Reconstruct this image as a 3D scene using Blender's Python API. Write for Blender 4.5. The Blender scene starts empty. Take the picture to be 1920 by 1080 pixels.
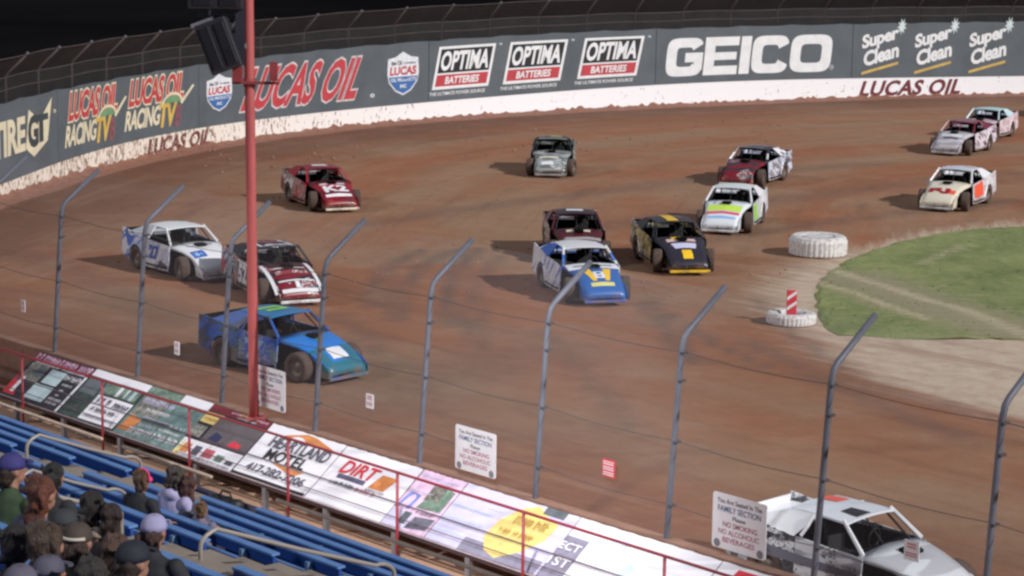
import bpy, bmesh, math, random
import numpy as np
from mathutils import Vector, Matrix
random.seed(7); rng = np.random.RandomState(5)
S = bpy.context.scene
COL = S.collection
R = math.radians

# ------------------------------------------------------------------ camera
F, H, TH, ROLL = 4300.0, 12.3, math.atan(740/4300.0), -0.015
fw = Vector((0, math.cos(TH), -math.sin(TH)))
r0 = Vector((1, 0, 0)); u0 = Vector((0, math.sin(TH), math.cos(TH)))
rt = r0*math.cos(ROLL) - u0*math.sin(ROLL)
up = u0*math.cos(ROLL) + r0*math.sin(ROLL)
cam_d = bpy.data.cameras.new('camera'); cam = bpy.data.objects.new('camera', cam_d); COL.objects.link(cam)
cam_d.sensor_width = 36; cam_d.lens = F/1920*36; cam_d.clip_end = 3000; cam_d.clip_start = 0.5
M = Matrix((rt, up, -fw)).transposed().to_4x4(); M.translation = Vector((0, 0, H)); cam.matrix_world = M
S.camera = cam
# ------------------------------------------------------------------ night sky, floodlights
W = bpy.data.worlds.new('World'); S.world = W; W.use_nodes = True
bg = W.node_tree.nodes['Background']; bg.inputs[0].default_value = (0.62, 0.66, 0.80, 1); bg.inputs[1].default_value = 0.19
def sun(name, trav, elev, strength, ang, col):
    l = bpy.data.lights.new(name, 'SUN'); l.energy = strength; l.angle = R(ang); l.color = col
    o = bpy.data.objects.new(name, l); COL.objects.link(o)
    t = Vector((trav[0], trav[1], 0)).normalized()*math.cos(R(elev)); t.z = -math.sin(R(elev))
    o.rotation_euler = t.to_track_quat('-Z', 'Y').to_euler(); o.location = (0, 60, 60)
    return o
sun('floodlight_main', (-0.84, 0.54), 30, 2.75, 1.2, (1.0, 0.975, 0.96))
sun('floodlight_second', (0.93, 0.15), 32, 0.62, 2.5, (0.94, 0.96, 1.0))
def spot(name, loc, tgt, energy, size, blend=0.8, rad=0.5):
    l = bpy.data.lights.new(name, 'SPOT'); l.energy = energy; l.spot_size = R(size); l.spot_blend = blend; l.shadow_soft_size = rad
    o = bpy.data.objects.new(name, l); COL.objects.link(o); o.location = loc
    o.rotation_euler = (Vector(tgt)-Vector(loc)).to_track_quat('-Z', 'Y').to_euler()
S.view_settings.view_transform = 'Standard'; S.view_settings.look = 'None'; S.view_settings.gamma = 1; S.view_settings.exposure = 0.42
S.cycles.filter_width = 2.6
S.cycles.max_bounces = 6; S.cycles.transparent_max_bounces = 16

# ------------------------------------------------------------------ geometry of the place
E1 = Vector((.665, -.747, 0)).normalized(); E2 = Vector((.747, .665, 0)).normalized()   # along the front straight / towards the track
def FQ(a, q, z=0.0): return E1*a + E2*q + Vector((0, 0, z))
def ray(x, y): return fw*F + rt*(x-960) + up*(540-y)
def G(x, y, z=0.0):
    v = ray(x, y); return Vector((0, 0, H)) + v*((z-H)/v.z)
MS, H0 = 0.35, 1.85                                        # slope of the stand
def stand_z(q): return H - MS*q - H0
def SP(x, y, off=0):
    v = ray(x, y); q = v.dot(E2); t = (off-H0)/(v.z+MS*q); return Vector((0, 0, H)) + v*t
spot('stand_floodlight', FQ(-27, 20.5, 11), FQ(-31.5, 27.3, .5), 6500, 62, 0.9)
spot('stand_floodlight', FQ(-42, 20.5, 11), FQ(-42, 27.3, .5), 2200, 60, 0.9)

# ------------------------------------------------------------------ materials
def newmat(name):
    m = bpy.data.materials.new(name); m.use_nodes = True
    nt = m.node_tree; return m, nt, nt.nodes['Principled BSDF']
def nd(nt, t, **k):
    n = nt.nodes.new(t)
    for a, b in k.items(): setattr(n, a, b)
    return n
def rgb(c): return (c[0], c[1], c[2], 1)
def objco(nt):
    return nd(nt, 'ShaderNodeTexCoord').outputs['Object']
def noise(nt, vec, scale, detail=3, rough=.6):
    n = nd(nt, 'ShaderNodeTexNoise'); n.inputs['Scale'].default_value = scale; n.inputs['Detail'].default_value = detail
    n.inputs['Roughness'].default_value = rough; nt.links.new(vec, n.inputs['Vector']); return n.outputs['Fac']
def ramp(nt, fac, a, b, c0=(0, 0, 0), c1=(1, 1, 1)):
    n = nd(nt, 'ShaderNodeMapRange'); n.inputs[1].default_value = a; n.inputs[2].default_value = b; nt.links.new(fac, n.inputs[0])
    n.clamp = True; return n.outputs[0]
def mix(nt, fac, c1, c2, mode='MIX'):
    n = nd(nt, 'ShaderNodeMix', data_type='RGBA', blend_type=mode)
    for i, v in ((0, fac), (6, c1), (7, c2)):
        if isinstance(v, (int, float)): n.inputs[i].default_value = v
        elif isinstance(v, tuple): n.inputs[i].default_value = rgb(v)
        else: nt.links.new(v, n.inputs[i])
    return n.outputs[2]
def mth(nt, op, a, b=None):
    n = nd(nt, 'ShaderNodeMath', operation=op)
    for i, v in ((0, a), (1, b)):
        if v is None: continue
        if isinstance(v, (int, float)): n.inputs[i].default_value = v
        else: nt.links.new(v, n.inputs[i])
    return n.outputs[0]
def attr(nt, name):
    return nd(nt, 'ShaderNodeAttribute', attribute_name=name).outputs['Fac']
def sc(nt, vec, s):
    n = nd(nt, 'ShaderNodeVectorMath', operation='MULTIPLY'); nt.links.new(vec, n.inputs[0]); n.inputs[1].default_value = s; return n.outputs[0]
def bump(nt, bs, h, st, dist=.02):
    b = nd(nt, 'ShaderNodeBump'); b.inputs['Strength'].default_value = st; b.inputs['Distance'].default_value = dist
    nt.links.new(h, b.inputs['Height']); nt.links.new(b.outputs[0], bs.inputs['Normal'])
MC = {}
def mat(name, c, rough=.6, metal=0.0, var=.25, scale=4, dirt=0.0, dirtc=(.16, .09, .06), dscale=6):
    k = (name, c, rough)
    if k in MC: return MC[k]
    m, nt, bs = newmat(name); v = objco(nt)
    col = mix(nt, ramp(nt, noise(nt, v, scale, 4), .3, .7), tuple(x*(1-var) for x in c), tuple(min(1, x*(1+var*.5)) for x in c))
    if dirt > 0:
        col = mix(nt, mth(nt, 'MULTIPLY', ramp(nt, noise(nt, v, dscale, 6, .75), .62-dirt*.35, .72-dirt*.2), min(1, dirt+.35)), col, dirtc)
    nt.links.new(col, bs.inputs['Base Color']); bs.inputs['Roughness'].default_value = rough; bs.inputs['Metallic'].default_value = metal
    if name == 'hair': bump(nt, bs, noise(nt, sc(nt, v, (1, 1, .25)), 90, 3), 1.0, .02)
    MC[k] = m; return m
def hexc(r, g, b):
    return tuple(((v/255)/12.92 if v/255 <= .04045 else ((v/255+.055)/1.055)**2.4) for v in (r, g, b))

# ------------------------------------------------------------------ mesh builder
class MB:
    def __init__(s): s.v = []; s.f = []
    def add(s, vs, fs):
        o = len(s.v); s.v += [tuple(v) for v in vs]; s.f += [tuple(i+o for i in f) for f in fs]; return s
    def box(s, a, b, fn=None):
        x0, y0, z0 = a; x1, y1, z1 = b
        vs = [(x0,y0,z0),(x1,y0,z0),(x1,y1,z0),(x0,y1,z0),(x0,y0,z1),(x1,y0,z1),(x1,y1,z1),(x0,y1,z1)]
        if fn: vs = [fn(*v) for v in vs]
        return s.add(vs, [(0,3,2,1),(4,5,6,7),(0,1,5,4),(1,2,6,5),(2,3,7,6),(3,0,4,7)])
    def tube(s, pts, r, n=8, close=True):
        pts = [Vector(p) for p in pts]; rs = r if isinstance(r, (list, tuple)) else [r]*len(pts)
        rings = []; ref = None
        for i, p in enumerate(pts):
            d = (pts[min(i+1, len(pts)-1)] - pts[max(i-1, 0)]).normalized()
            if ref is None: ref = Vector((0, 0, 1)) if abs(d.z) < .9 else Vector((1, 0, 0))
            a = d.cross(ref).normalized(); b = d.cross(a).normalized(); ref = -b if False else ref
            rings.append([p + (a*math.cos(2*math.pi*k/n) + b*math.sin(2*math.pi*k/n))*rs[i] for k in range(n)])
        vs = [v for rr in rings for v in rr]; fs = []
        for i in range(len(pts)-1):
            for k in range(n): fs.append((i*n+k, i*n+(k+1) % n, (i+1)*n+(k+1) % n, (i+1)*n+k))
        if close: fs.append(tuple(range(n-1, -1, -1))); fs.append(tuple((len(pts)-1)*n+k for k in range(n)))
        return s.add(vs, fs)
    def prism(s, poly, f0, f1):
        """poly: 2D pts; f0,f1 map (u,v)->3D on the two faces"""
        n = len(poly); vs = [f0(*p) for p in poly] + [f1(*p) for p in poly]
        return s.add(vs, [tuple(range(n)), tuple(range(2*n-1, n-1, -1))] + [(i, i+n, (i+1) % n+n, (i+1) % n) for i in range(n)])
    def lathe(s, prof, n=24, axis='z', c=(0, 0, 0), rf=None):
        vs = []; m = len(prof)
        for k in range(n):
            t = 2*math.pi*k/n
            for j, (r, h) in enumerate(prof):
                rr = r if rf is None else rf(k, j, r)
                if axis == 'z': p = (c[0]+rr*math.cos(t), c[1]+rr*math.sin(t), c[2]+h)
                else: p = (c[0]+rr*math.cos(t), c[1]+h, c[2]+rr*math.sin(t))
                vs.append(p)
        fs = [(k*m+j, k*m+j+1, ((k+1) % n)*m+j+1, ((k+1) % n)*m+j) for k in range(n) for j in range(m-1)]
        return s.add(vs, fs)
    def ell(s, c, r, n=10, m=8, rot=None):
        vs = []; fs = []
        for i in range(m+1):
            ph = math.pi*i/m
            for k in range(n):
                t = 2*math.pi*k/n
                p = Vector((r[0]*math.sin(ph)*math.cos(t), r[1]*math.sin(ph)*math.sin(t), r[2]*math.cos(ph)))
                if rot: p = rot @ p
                vs.append(p+Vector(c))
        for i in range(m):
            for k in range(n): fs.append((i*n+k, (i+1)*n+k, (i+1)*n+(k+1) % n, i*n+(k+1) % n))
        return s.add(vs, fs)
    def mesh(s, name, smooth=False):
        me = bpy.data.meshes.new(name); me.from_pydata(s.v, [], s.f); me.update()
        bm = bmesh.new(); bm.from_mesh(me); bmesh.ops.recalc_face_normals(bm, faces=bm.faces); bm.to_mesh(me); bm.free()
        if smooth:
            for p in me.polygons: p.use_smooth = True
        return me
    def build(s, name, m, parent=None, smooth=False, bevel=0):
        me = s.mesh(name, smooth)
        if m: me.materials.append(m)
        o = bpy.data.objects.new(name, me); COL.objects.link(o)
        if parent: o.parent = parent
        if bevel:
            b = o.modifiers.new('bevel', 'BEVEL'); b.width = bevel; b.segments = 2; b.limit_method = 'ANGLE'
        return o
def tag(o, label=None, cat=None, group=None, kind=None):
    if label: o['label'] = label
    if cat: o['category'] = cat
    if group: o['group'] = group
    if kind: o['kind'] = kind
    return o
def empty(name, loc=(0, 0, 0), rz=0.0, label=None, cat=None, group=None):
    o = bpy.data.objects.new(name, None); COL.objects.link(o); o.location = loc; o.rotation_euler = (0, 0, rz); o.empty_display_size = .3
    return tag(o, label, cat, group)

# ------------------------------------------------------------------ lettering
TX = {}
def text2d(t, off=0.0, spacing=1.0):
    k = (t, off, spacing)
    if k not in TX:
        c = bpy.data.curves.new('lettering', 'FONT'); c.body = t; c.offset = off; c.resolution_u = 3; c.space_character = spacing; c.fill_mode = 'FRONT'
        o = bpy.data.objects.new('lettering', c)
        me = o.to_mesh(); vs = np.array([tuple(v.co)[:2] for v in me.vertices]); fs = [tuple(p.vertices) for p in me.polygons]
        o.to_mesh_clear(); bpy.data.objects.remove(o); bpy.data.curves.remove(c)
        TX[k] = (vs, fs)
    return TX[k]
def lay(mb, t, x0, x1, y0, y1, fn, off=0.02, shear=0.0, rise=0.0, grow=0.0, spacing=1.0):
    """lettering filling the box x0..x1,y0..y1 (in fn's coordinates)"""
    vb, _ = text2d(t, 0.02, spacing)
    vs, fs = text2d(t, off+grow, spacing)
    mn, mx = vb.min(0), vb.max(0)
    u = (vs-mn)/(mx-mn)
    w = (x1-x0) - abs(shear)*(y1-y0)
    out = []
    for a, b in u:
        y = y0+b*(y1-y0); x = x0+a*w + shear*b*(y1-y0) + (abs(shear)*(y1-y0) if shear < 0 else 0)
        out.append(fn(x, y + rise*(x-x0)))
    mb.add(out, fs)
def poly(mb, pts, fn):
    mb.add([fn(*p) for p in pts], [tuple(range(len(pts)))])

def polyw(mb, pts, fn, n=14):
    if len(pts) != 4: return poly(mb, pts, fn)
    (a, b, c, d) = pts; vs = []
    for i in range(n+1):
        t = i/n; vs += [fn(a[0]+(b[0]-a[0])*t, a[1]+(b[1]-a[1])*t), fn(d[0]+(c[0]-d[0])*t, d[1]+(c[1]-d[1])*t)]
    mb.add(vs, [(2*i, 2*i+2, 2*i+3, 2*i+1) for i in range(n)])

# ------------------------------------------------------------------ outer wall path
wp = np.array([[-20.46,90.62],[-19.25,97.54],[-17.58,103.88],[-15.46,109.56],[-12.95,114.59],[-10.11,119.0],[-7.01,122.87],[-3.67,126.3],[-.15,129.39],[3.54,132.24],[7.38,134.9],[11.35,137.43],[15.45,139.85],[19.66,142.16],[23.98,144.31],[28.38,146.28],[32.83,147.98]])
hwt = np.array([.55,.78,.93,.96,.95,.94,.96,1.01,1.09,1.19,1.28,1.33,1.34,1.30,1.25,1.22,1.2])
htt = np.array([3.78,3.82,3.87,3.95,4.04,4.15,4.25,4.35,4.43,4.5,4.55,4.59,4.62,4.63,4.65,4.66,4.68])
pre = np.array([[-24.0,71.0],[-22.6,77.0],[-21.4,84.0]])
post = np.array([[37.4,149.5],[42.1,150.8],[48,152],[56,152.8],[66,153]])
P0 = np.vstack([pre, wp, post]); HW = np.concatenate([[.5]*3, hwt, [1.2]*5]); HT = np.concatenate([[3.7]*3, htt, [4.7]*5])
seg = np.r_[0, np.cumsum(np.linalg.norm(np.diff(P0, axis=0), axis=1))]
SS = np.arange(0, seg[-1], .75)
def sm(a, k=5):
    p = np.pad(a, k, mode='edge'); return np.convolve(p, np.ones(2*k+1)/(2*k+1), 'valid')
WX, WY = sm(np.interp(SS, seg, P0[:, 0]), 3), sm(np.interp(SS, seg, P0[:, 1]), 3)
WHW, WHT = sm(np.interp(SS, seg, HW)), sm(np.interp(SS, seg, HT))
s2 = np.r_[0, np.cumsum(np.hypot(np.diff(WX), np.diff(WY)))]
def wpt(s): return np.interp(s, s2, WX), np.interp(s, s2, WY)
def wnorm(s):
    a = np.array(wpt(s+.4)); b = np.array(wpt(s-.4)); t = (a-b)/np.linalg.norm(a-b); return np.array([t[1], -t[0]])   # towards the track
def wh(s): return float(np.interp(s, s2, WHW)), float(np.interp(s, s2, WHT))
# pixel column -> arc length of the wall foot
_px = []
for s in np.arange(5, s2[-1]-5, .5):
    x, y = wpt(s); d = Vector((x, y, 1.5)) - Vector((0, 0, H)); _px.append((960+F*d.dot(rt)/d.dot(fw), s))
_px = np.array(_px); _o = np.argsort(_px[:, 0])
def WS(x): return float(np.interp(x, _px[_o, 0], _px[_o, 1]))
def wall3(s, z, off=0.0):
    x, y = wpt(s); n = wnorm(s); return (float(x+n[0]*off), float(y+n[1]*off), float(z))

# ------------------------------------------------------------------ ground
def seg_dist(X, Y, pts):
    best = np.full(X.shape, 1e9); par = np.zeros(X.shape); acc = 0
    for (ax, ay), (bx, by) in zip(pts[:-1], pts[1:]):
        L = math.hypot(bx-ax, by-ay); t = np.clip(((X-ax)*(bx-ax)+(Y-ay)*(by-ay))/L**2, 0, 1)
        d = np.hypot(X-ax-t*(bx-ax), Y-ay-t*(by-ay)); m = d < best; best = np.where(m, d, best); par = np.where(m, acc+t*L, par); acc += L
    return best, par
def inside(X, Y, pts):
    r = np.zeros(X.shape, bool); n = len(pts)
    for i in range(n):
        x0, y0 = pts[i]; x1, y1 = pts[(i+1) % n]
        c = ((y0 > Y) != (y1 > Y)) & (X < (x1-x0)*(Y-y0)/((y1-y0) if y1 != y0 else 1e-9)+x0); r ^= c
    return r
front = [tuple(FQ(a, 28.55)[:2]) for a in (40, 10, -20, -40, -52, -58)]
front = [(p[0], p[1]) for p in front]
outer = front + [(-24.4, 66.0)] + [(float(x), float(y)) for x, y in zip(WX[::4], WY[::4])]
outer_poly = outer + [(66, 20)]
apron_px = [(1990, 405), (1920, 412), (1760, 429), (1620, 456), (1520, 480), (1440, 515), (1408, 550), (1425, 590), (1480, 625), (1540, 662), (1620, 712), (1720, 752), (1830, 782), (1990, 808)]
apron = [tuple(G(*p)[:2]) for p in apron_px] + [(70, 40), (70, 120)]
gp = np.arange(-34, 60, .4); gq = np.arange(22, 155, .4)
X, Y = np.meshgrid(gp, gq); sh = X.shape
D, U = seg_dist(X, Y, outer); ins = inside(X, Y, outer_poly); D = np.where(ins, D, -D)
AD, _ = seg_dist(X, Y, apron+[apron[0]]); AD = np.where(inside(X, Y, apron), AD, -AD)
keep = D > -1.2
Z = (np.sin(X*.9+np.sin(Y*.6))*np.cos(Y*.7))*.008
idx = -np.ones(sh, int); idx[keep] = np.arange(keep.sum())
vs = np.stack([X[keep], Y[keep], Z[keep]], 1)
a, b, c, d = idx[:-1, :-1], idx[:-1, 1:], idx[1:, 1:], idx[1:, :-1]
ok = (a >= 0) & (b >= 0) & (c >= 0) & (d >= 0)
fc = np.stack([a[ok], b[ok], c[ok], d[ok]], 1)
me = bpy.data.meshes.new('dirt_track'); me.from_pydata(vs.tolist(), [], fc.tolist()); me.update()
SCF_SHADE = np.zeros(sh)
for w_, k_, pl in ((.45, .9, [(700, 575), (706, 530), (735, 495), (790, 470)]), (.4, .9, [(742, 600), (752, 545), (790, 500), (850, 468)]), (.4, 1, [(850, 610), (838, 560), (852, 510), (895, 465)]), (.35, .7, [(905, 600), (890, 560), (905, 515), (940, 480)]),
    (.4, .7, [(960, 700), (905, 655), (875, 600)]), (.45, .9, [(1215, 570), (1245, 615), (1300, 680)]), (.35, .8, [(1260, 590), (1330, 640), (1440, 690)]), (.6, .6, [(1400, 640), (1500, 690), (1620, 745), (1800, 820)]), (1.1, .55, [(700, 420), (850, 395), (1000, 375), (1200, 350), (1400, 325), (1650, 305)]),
    (1.5, .55, [(1100, 430), (1350, 390), (1600, 355), (1900, 325)]), (.9, .6, [(1180, 470), (1400, 440), (1600, 410), (1900, 378)]), (2.2, .5, [(730, 745), (840, 705), (930, 668), (1020, 662)]), (.8, .6, [(500, 650), (640, 640), (800, 700)]), (1.4, .5, [(0, 470), (130, 500), (330, 600)]), (.5, .6, [(560, 600), (640, 590), (700, 640), (760, 740)]),  # the widest band is a soft cast shadow painted among the tyre marks
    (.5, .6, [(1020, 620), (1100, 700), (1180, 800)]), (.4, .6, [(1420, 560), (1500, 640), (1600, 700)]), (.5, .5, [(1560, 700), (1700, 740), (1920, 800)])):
    dd, _ = seg_dist(X, Y, [tuple(G(*p)[:2]) for p in pl]); SCF_SHADE = np.maximum(SCF_SHADE, k_*np.clip(1.15-dd/w_, 0, 1))
for nm, arr in (('wall_d', D), ('wall_u', U), ('apron', AD), ('scuff_shade', SCF_SHADE)):
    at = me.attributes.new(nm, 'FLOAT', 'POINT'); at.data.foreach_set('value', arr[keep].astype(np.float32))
for p in me.polygons: p.use_smooth = True
ground = bpy.data.objects.new('dirt_track', me); COL.objects.link(ground); tag(ground, kind='structure')
m, nt, bs = newmat('track_clay'); ob = objco(nt)
u_, d_ = attr(nt, 'wall_u'), attr(nt, 'wall_d')
cv = nd(nt, 'ShaderNodeCombineXYZ'); nt.links.new(mth(nt, 'MULTIPLY', u_, .045), cv.inputs[0]); nt.links.new(mth(nt, 'MULTIPLY', d_, .55), cv.inputs[1])
streak = noise(nt, cv.outputs[0], 1.6, 6, .62)
cv2 = nd(nt, 'ShaderNodeCombineXYZ'); nt.links.new(mth(nt, 'MULTIPLY', u_, .02), cv2.inputs[0]); nt.links.new(mth(nt, 'MULTIPLY', d_, .16), cv2.inputs[1])
band = noise(nt, cv2.outputs[0], 1.3, 3, .5)
big = noise(nt, ob, .12, 4, .6); fine = noise(nt, ob, 9, 6, .75); med = noise(nt, ob, 1.6, 5, .7)
C_red = hexc(162, 118, 90); C_gry = hexc(162, 136, 113); C_drk = hexc(110, 88, 76); C_tan = hexc(176, 148, 126)
col = mix(nt, ramp(nt, mth(nt, 'ADD', band, mth(nt, 'MULTIPLY', mth(nt, 'SUBTRACT', big, .5), .8)), .38, .62), C_red, C_gry)
near_wall = ramp(nt, mth(nt, 'ADD', d_, mth(nt, 'MULTIPLY', mth(nt, 'SUBTRACT', big, .5), 6)), 10, 1.0)
col = mix(nt, mth(nt, 'MULTIPLY', near_wall, .85), col, hexc(122, 88, 72))
col = mix(nt, mth(nt, 'MULTIPLY', ramp(nt, streak, .54, .74), .42), col, C_drk)
cv3 = nd(nt, 'ShaderNodeCombineXYZ'); nt.links.new(mth(nt, 'MULTIPLY', u_, .11), cv3.inputs[0]); nt.links.new(mth(nt, 'MULTIPLY', d_, 2.4), cv3.inputs[1])
groove = noise(nt, cv3.outputs[0], 1.5, 5, .7)
col = mix(nt, mth(nt, 'MULTIPLY', ramp(nt, groove, .57, .68), .2), col, hexc(96, 80, 76))
col = mix(nt, mth(nt, 'MULTIPLY', ramp(nt, groove, .42, .34), .13), col, hexc(190, 164, 146))
col = mix(nt, mth(nt, 'MULTIPLY', ramp(nt, streak, .44, .30), .35), col, hexc(176, 150, 134))
col = mix(nt, .38, col, mix(nt, fine, hexc(70, 50, 42), hexc(210, 180, 160)), 'SOFT_LIGHT')
col = mix(nt, .5, col, mix(nt, med, hexc(70, 60, 55), hexc(190, 180, 175)), 'SOFT_LIGHT')
# broken edge between clay and pale infield apron
ap = mth(nt, 'ADD', attr(nt, 'apron'), mth(nt, 'MULTIPLY', mth(nt, 'SUBTRACT', noise(nt, cv.outputs[0], 3.2, 6, .7), .5), 5.5))
tan = mix(nt, ramp(nt, med, .35, .65), hexc(180, 159, 138), hexc(198, 182, 162))
tan = mix(nt, mth(nt, 'MULTIPLY', ramp(nt, streak, .55, .66), .6), tan, hexc(160, 128, 112))
col = mix(nt, ramp(nt, ap, -.5, 1.3), col, tan)
sc_shade = mth(nt, 'MULTIPLY', attr(nt, 'scuff_shade'), ramp(nt, noise(nt, ob, 1.1, 4, .7), .2, .5))
col = mix(nt, mth(nt, 'MULTIPLY', sc_shade, .75), col, hexc(94, 80, 74))
patch = noise(nt, ob, .42, 6, .68)
col = mix(nt, mth(nt, 'MULTIPLY', ramp(nt, patch, .50, .74), .22), col, hexc(118, 88, 72))
col = mix(nt, mth(nt, 'MULTIPLY', ramp(nt, patch, .48, .28), .2), col, hexc(174, 148, 126))
nt.links.new(col, bs.inputs['Base Color']); bs.inputs['Roughness'].default_value = .85; bs.inputs['Specular IOR Level'].default_value = .25
bump(nt, bs, mth(nt, 'ADD', fine, mth(nt, 'MULTIPLY', med, 1.5)), .5, .03)
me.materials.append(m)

# unlit land beyond the speedway to the horizon, darkness put into its colour
mb = MB(); mb.add([(-1500, -200, -1.25), (1500, -200, -1.25), (1500, 2500, -1.25), (-1500, 2500, -1.25)], [(0, 1, 2, 3)])
dgm = mat('unlit_ground', (.0072, .0068, .0080), 1, 0, .4, .02); dgm.node_tree.nodes['Principled BSDF'].inputs['Specular IOR Level'].default_value = 0
far = mb.build('night_ground', dgm); tag(far, kind='structure')

# infield grass
gpx = [(1990, 420), (1920, 425), (1860, 428), (1800, 433), (1750, 441), (1700, 451), (1655, 464), (1615, 478), (1585, 492), (1558, 508), (1540, 523), (1530, 540), (1527, 556), (1528, 575), (1533, 592), (1545, 606), (1560, 619), (1580, 628), (1620, 631), (1700, 634), (1800, 637), (1920, 639), (1990, 640)]
gb = [G(*p)[:2] for p in gpx] + [Vector((30, 55)), Vector((62, 45)), Vector((66, 95)), Vector((40, 95))]
gb = [(float(p[0]), float(p[1])) for p in gb]
dense = []
for i in range(len(gb)):
    p, q = gb[i], gb[(i+1) % len(gb)]; k = max(1, int(math.hypot(q[0]-p[0], q[1]-p[1])/.5))
    dense += [(p[0]+(q[0]-p[0])*j/k, p[1]+(q[1]-p[1])*j/k) for j in range(k)]
gc = (24.0, 74.0); n = len(dense); NR = 70
vs = []; fs = []
for j in range(NR+1):
    for i, p in enumerate(dense):
        t = j/NR; w = (random.random()-.5)*.30 if j >= NR-1 else 0
        vs.append((gc[0]+(p[0]-gc[0])*t+w, gc[1]+(p[1]-gc[1])*t+w, .012 + (.05 if j < NR else 0)+.012*math.sin(i*1.3+j)))
for j in range(NR):
    for i in range(n): fs.append((j*n+i, j*n+(i+1) % n, (j+1)*n+(i+1) % n, (j+1)*n+i))
for _ in range(9000):
    i = random.randrange(n); t = math.sqrt(random.random()); p = dense[i]; x_ = gc[0]+(p[0]-gc[0])*t+random.uniform(-.3, .3)*(1 if t < .98 else .4); y_ = gc[1]+(p[1]-gc[1])*t+random.uniform(-.3, .3)*(1 if t < .98 else .4)
    if x_ > .235*y_ + 2: continue
    an = random.random()*6.3; w_ = random.uniform(.02, .05); h_ = random.uniform(.02, .06); k = len(vs)
    vs += [(x_-w_*math.cos(an), y_-w_*math.sin(an), .03), (x_+w_*math.cos(an), y_+w_*math.sin(an), .03), (x_+random.uniform(-.14, .14), y_+random.uniform(-.14, .14), .06+h_)]; fs.append((k, k+1, k+2))
me = bpy.data.meshes.new('infield_grass'); me.from_pydata(vs, [], fs); me.update()
VX = np.array([v[0] for v in vs]); VY = np.array([v[1] for v in vs])
l1 = [tuple(G(*p)[:2]) for p in [(1548, 506), (1650, 537), (1740, 567), (1790, 579), (1850, 600), (1920, 632), (1990, 660)]]
l2 = [tuple(G(*p)[:2]) for p in [(1535, 535), (1600, 551), (1665, 578), (1740, 602)]]
l3 = [tuple(G(*p)[:2]) for p in [(1730, 497), (1800, 465)]]
d1, _ = seg_dist(VX, VY, l1); d2, _ = seg_dist(VX, VY, l2); d3, _ = seg_dist(VX, VY, l3)
ctr = [tuple(G(*p)[:2]) for p in [(1600, 525), (1700, 562), (1790, 590), (1900, 625)]]
d4, _ = seg_dist(VX, VY, ctr)
wl = np.maximum(np.maximum(np.clip(1-d1/.55, 0, 1), np.clip(1-d2/.45, 0, 1)), .6*np.clip(1-d3/.7, 0, 1))
for nm, arr in (('worn_line', wl), ('worn', np.clip(1.1-d4/2.6, 0, 1))):
    at = me.attributes.new(nm, 'FLOAT', 'POINT'); at.data.foreach_set('value', arr.astype(np.float32))
m, nt, bs = newmat('infield_turf'); ob = objco(nt)
n1, n2, n3 = noise(nt, ob, .35, 5, .65), noise(nt, ob, 2.2, 6, .7), noise(nt, ob, 14, 4, .8)
col = mix(nt, ramp(nt, n1, .35, .65), hexc(116, 130, 82), hexc(150, 158, 108))
col = mix(nt, mth(nt, 'MULTIPLY', ramp(nt, n2, .5, .7), .65), col, hexc(176, 172, 128))
col = mix(nt, .6, col, mix(nt, n3, hexc(60, 70, 50), hexc(190, 190, 160)), 'SOFT_LIGHT')
wn = mth(nt, 'ADD', attr(nt, 'worn'), mth(nt, 'MULTIPLY', mth(nt, 'SUBTRACT', n2, .5), 1.3))
col = mix(nt, mth(nt, 'MULTIPLY', ramp(nt, wn, .2, .9), .85), col, hexc(152, 142, 116))
wn = mth(nt, 'ADD', attr(nt, 'worn_line'), mth(nt, 'MULTIPLY', mth(nt, 'SUBTRACT', n2, .5), .9))
col = mix(nt, mth(nt, 'MULTIPLY', ramp(nt, wn, .25, .9), .8), col, hexc(188, 174, 146))
nt.links.new(col, bs.inputs['Base Color']); bs.inputs['Roughness'].default_value = .95; bump(nt, bs, n3, .8, .05)
me.materials.append(m); o = bpy.data.objects.new('infield_grass', me); COL.objects.link(o); tag(o, 'short patchy green infield grass with worn tyre lines', 'grass', kind='stuff')

# ------------------------------------------------------------------ far wall, its banner panels and fence
def strip(mb, sA, sB, zf0, zf1, off, thick=0.0, step=.75):
    """vertical ribbon along the wall, with thickness behind"""
    k = max(2, int((sB-sA)/step)); vs = []
    for i in range(k+1):
        s = sA+(sB-sA)*i/k
        vs += [wall3(s, zf0(s), off), wall3(s, zf1(s), off), wall3(s, zf1(s), off-thick), wall3(s, zf0(s), off-thick)]
    fs = []
    for i in range(k):
        for j in range(4): fs.append((4*i+j, 4*i+(j+1) % 4, 4*(i+1)+(j+1) % 4, 4*(i+1)+j))
    fs += [(0, 1, 2, 3), (4*k+3, 4*k+2, 4*k+1, 4*k)]
    mb.add(vs, fs)
SA, SB = 3.0, float(s2[-1])-3
m, nt, bs = newmat('white_wall_paint'); ob = objco(nt)
# mud splash grows towards the left of the turn (world x, y of the clay thrown at the wall)
sx = nd(nt, 'ShaderNodeSeparateXYZ'); nt.links.new(ob, sx.inputs[0])
amt = ramp(nt, sx.outputs[1], 129, 108)
st = noise(nt, sc(nt, ob, (1, 1, .5)), 6.5, 5, .7)
st2 = noise(nt, sc(nt, ob, (1, 1, .6)), 1.5, 2, .5)
thr = mth(nt, 'ADD', st, mth(nt, 'MULTIPLY', amt, .125)); thr = mth(nt, 'ADD', thr, mth(nt, 'MULTIPLY', mth(nt, 'SUBTRACT', st2, .5), .25))
base = mix(nt, amt, (.86, .85, .87), hexc(222, 211, 198))
col = mix(nt, ramp(nt, thr, .64, .69), base, hexc(128, 104, 88))
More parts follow.
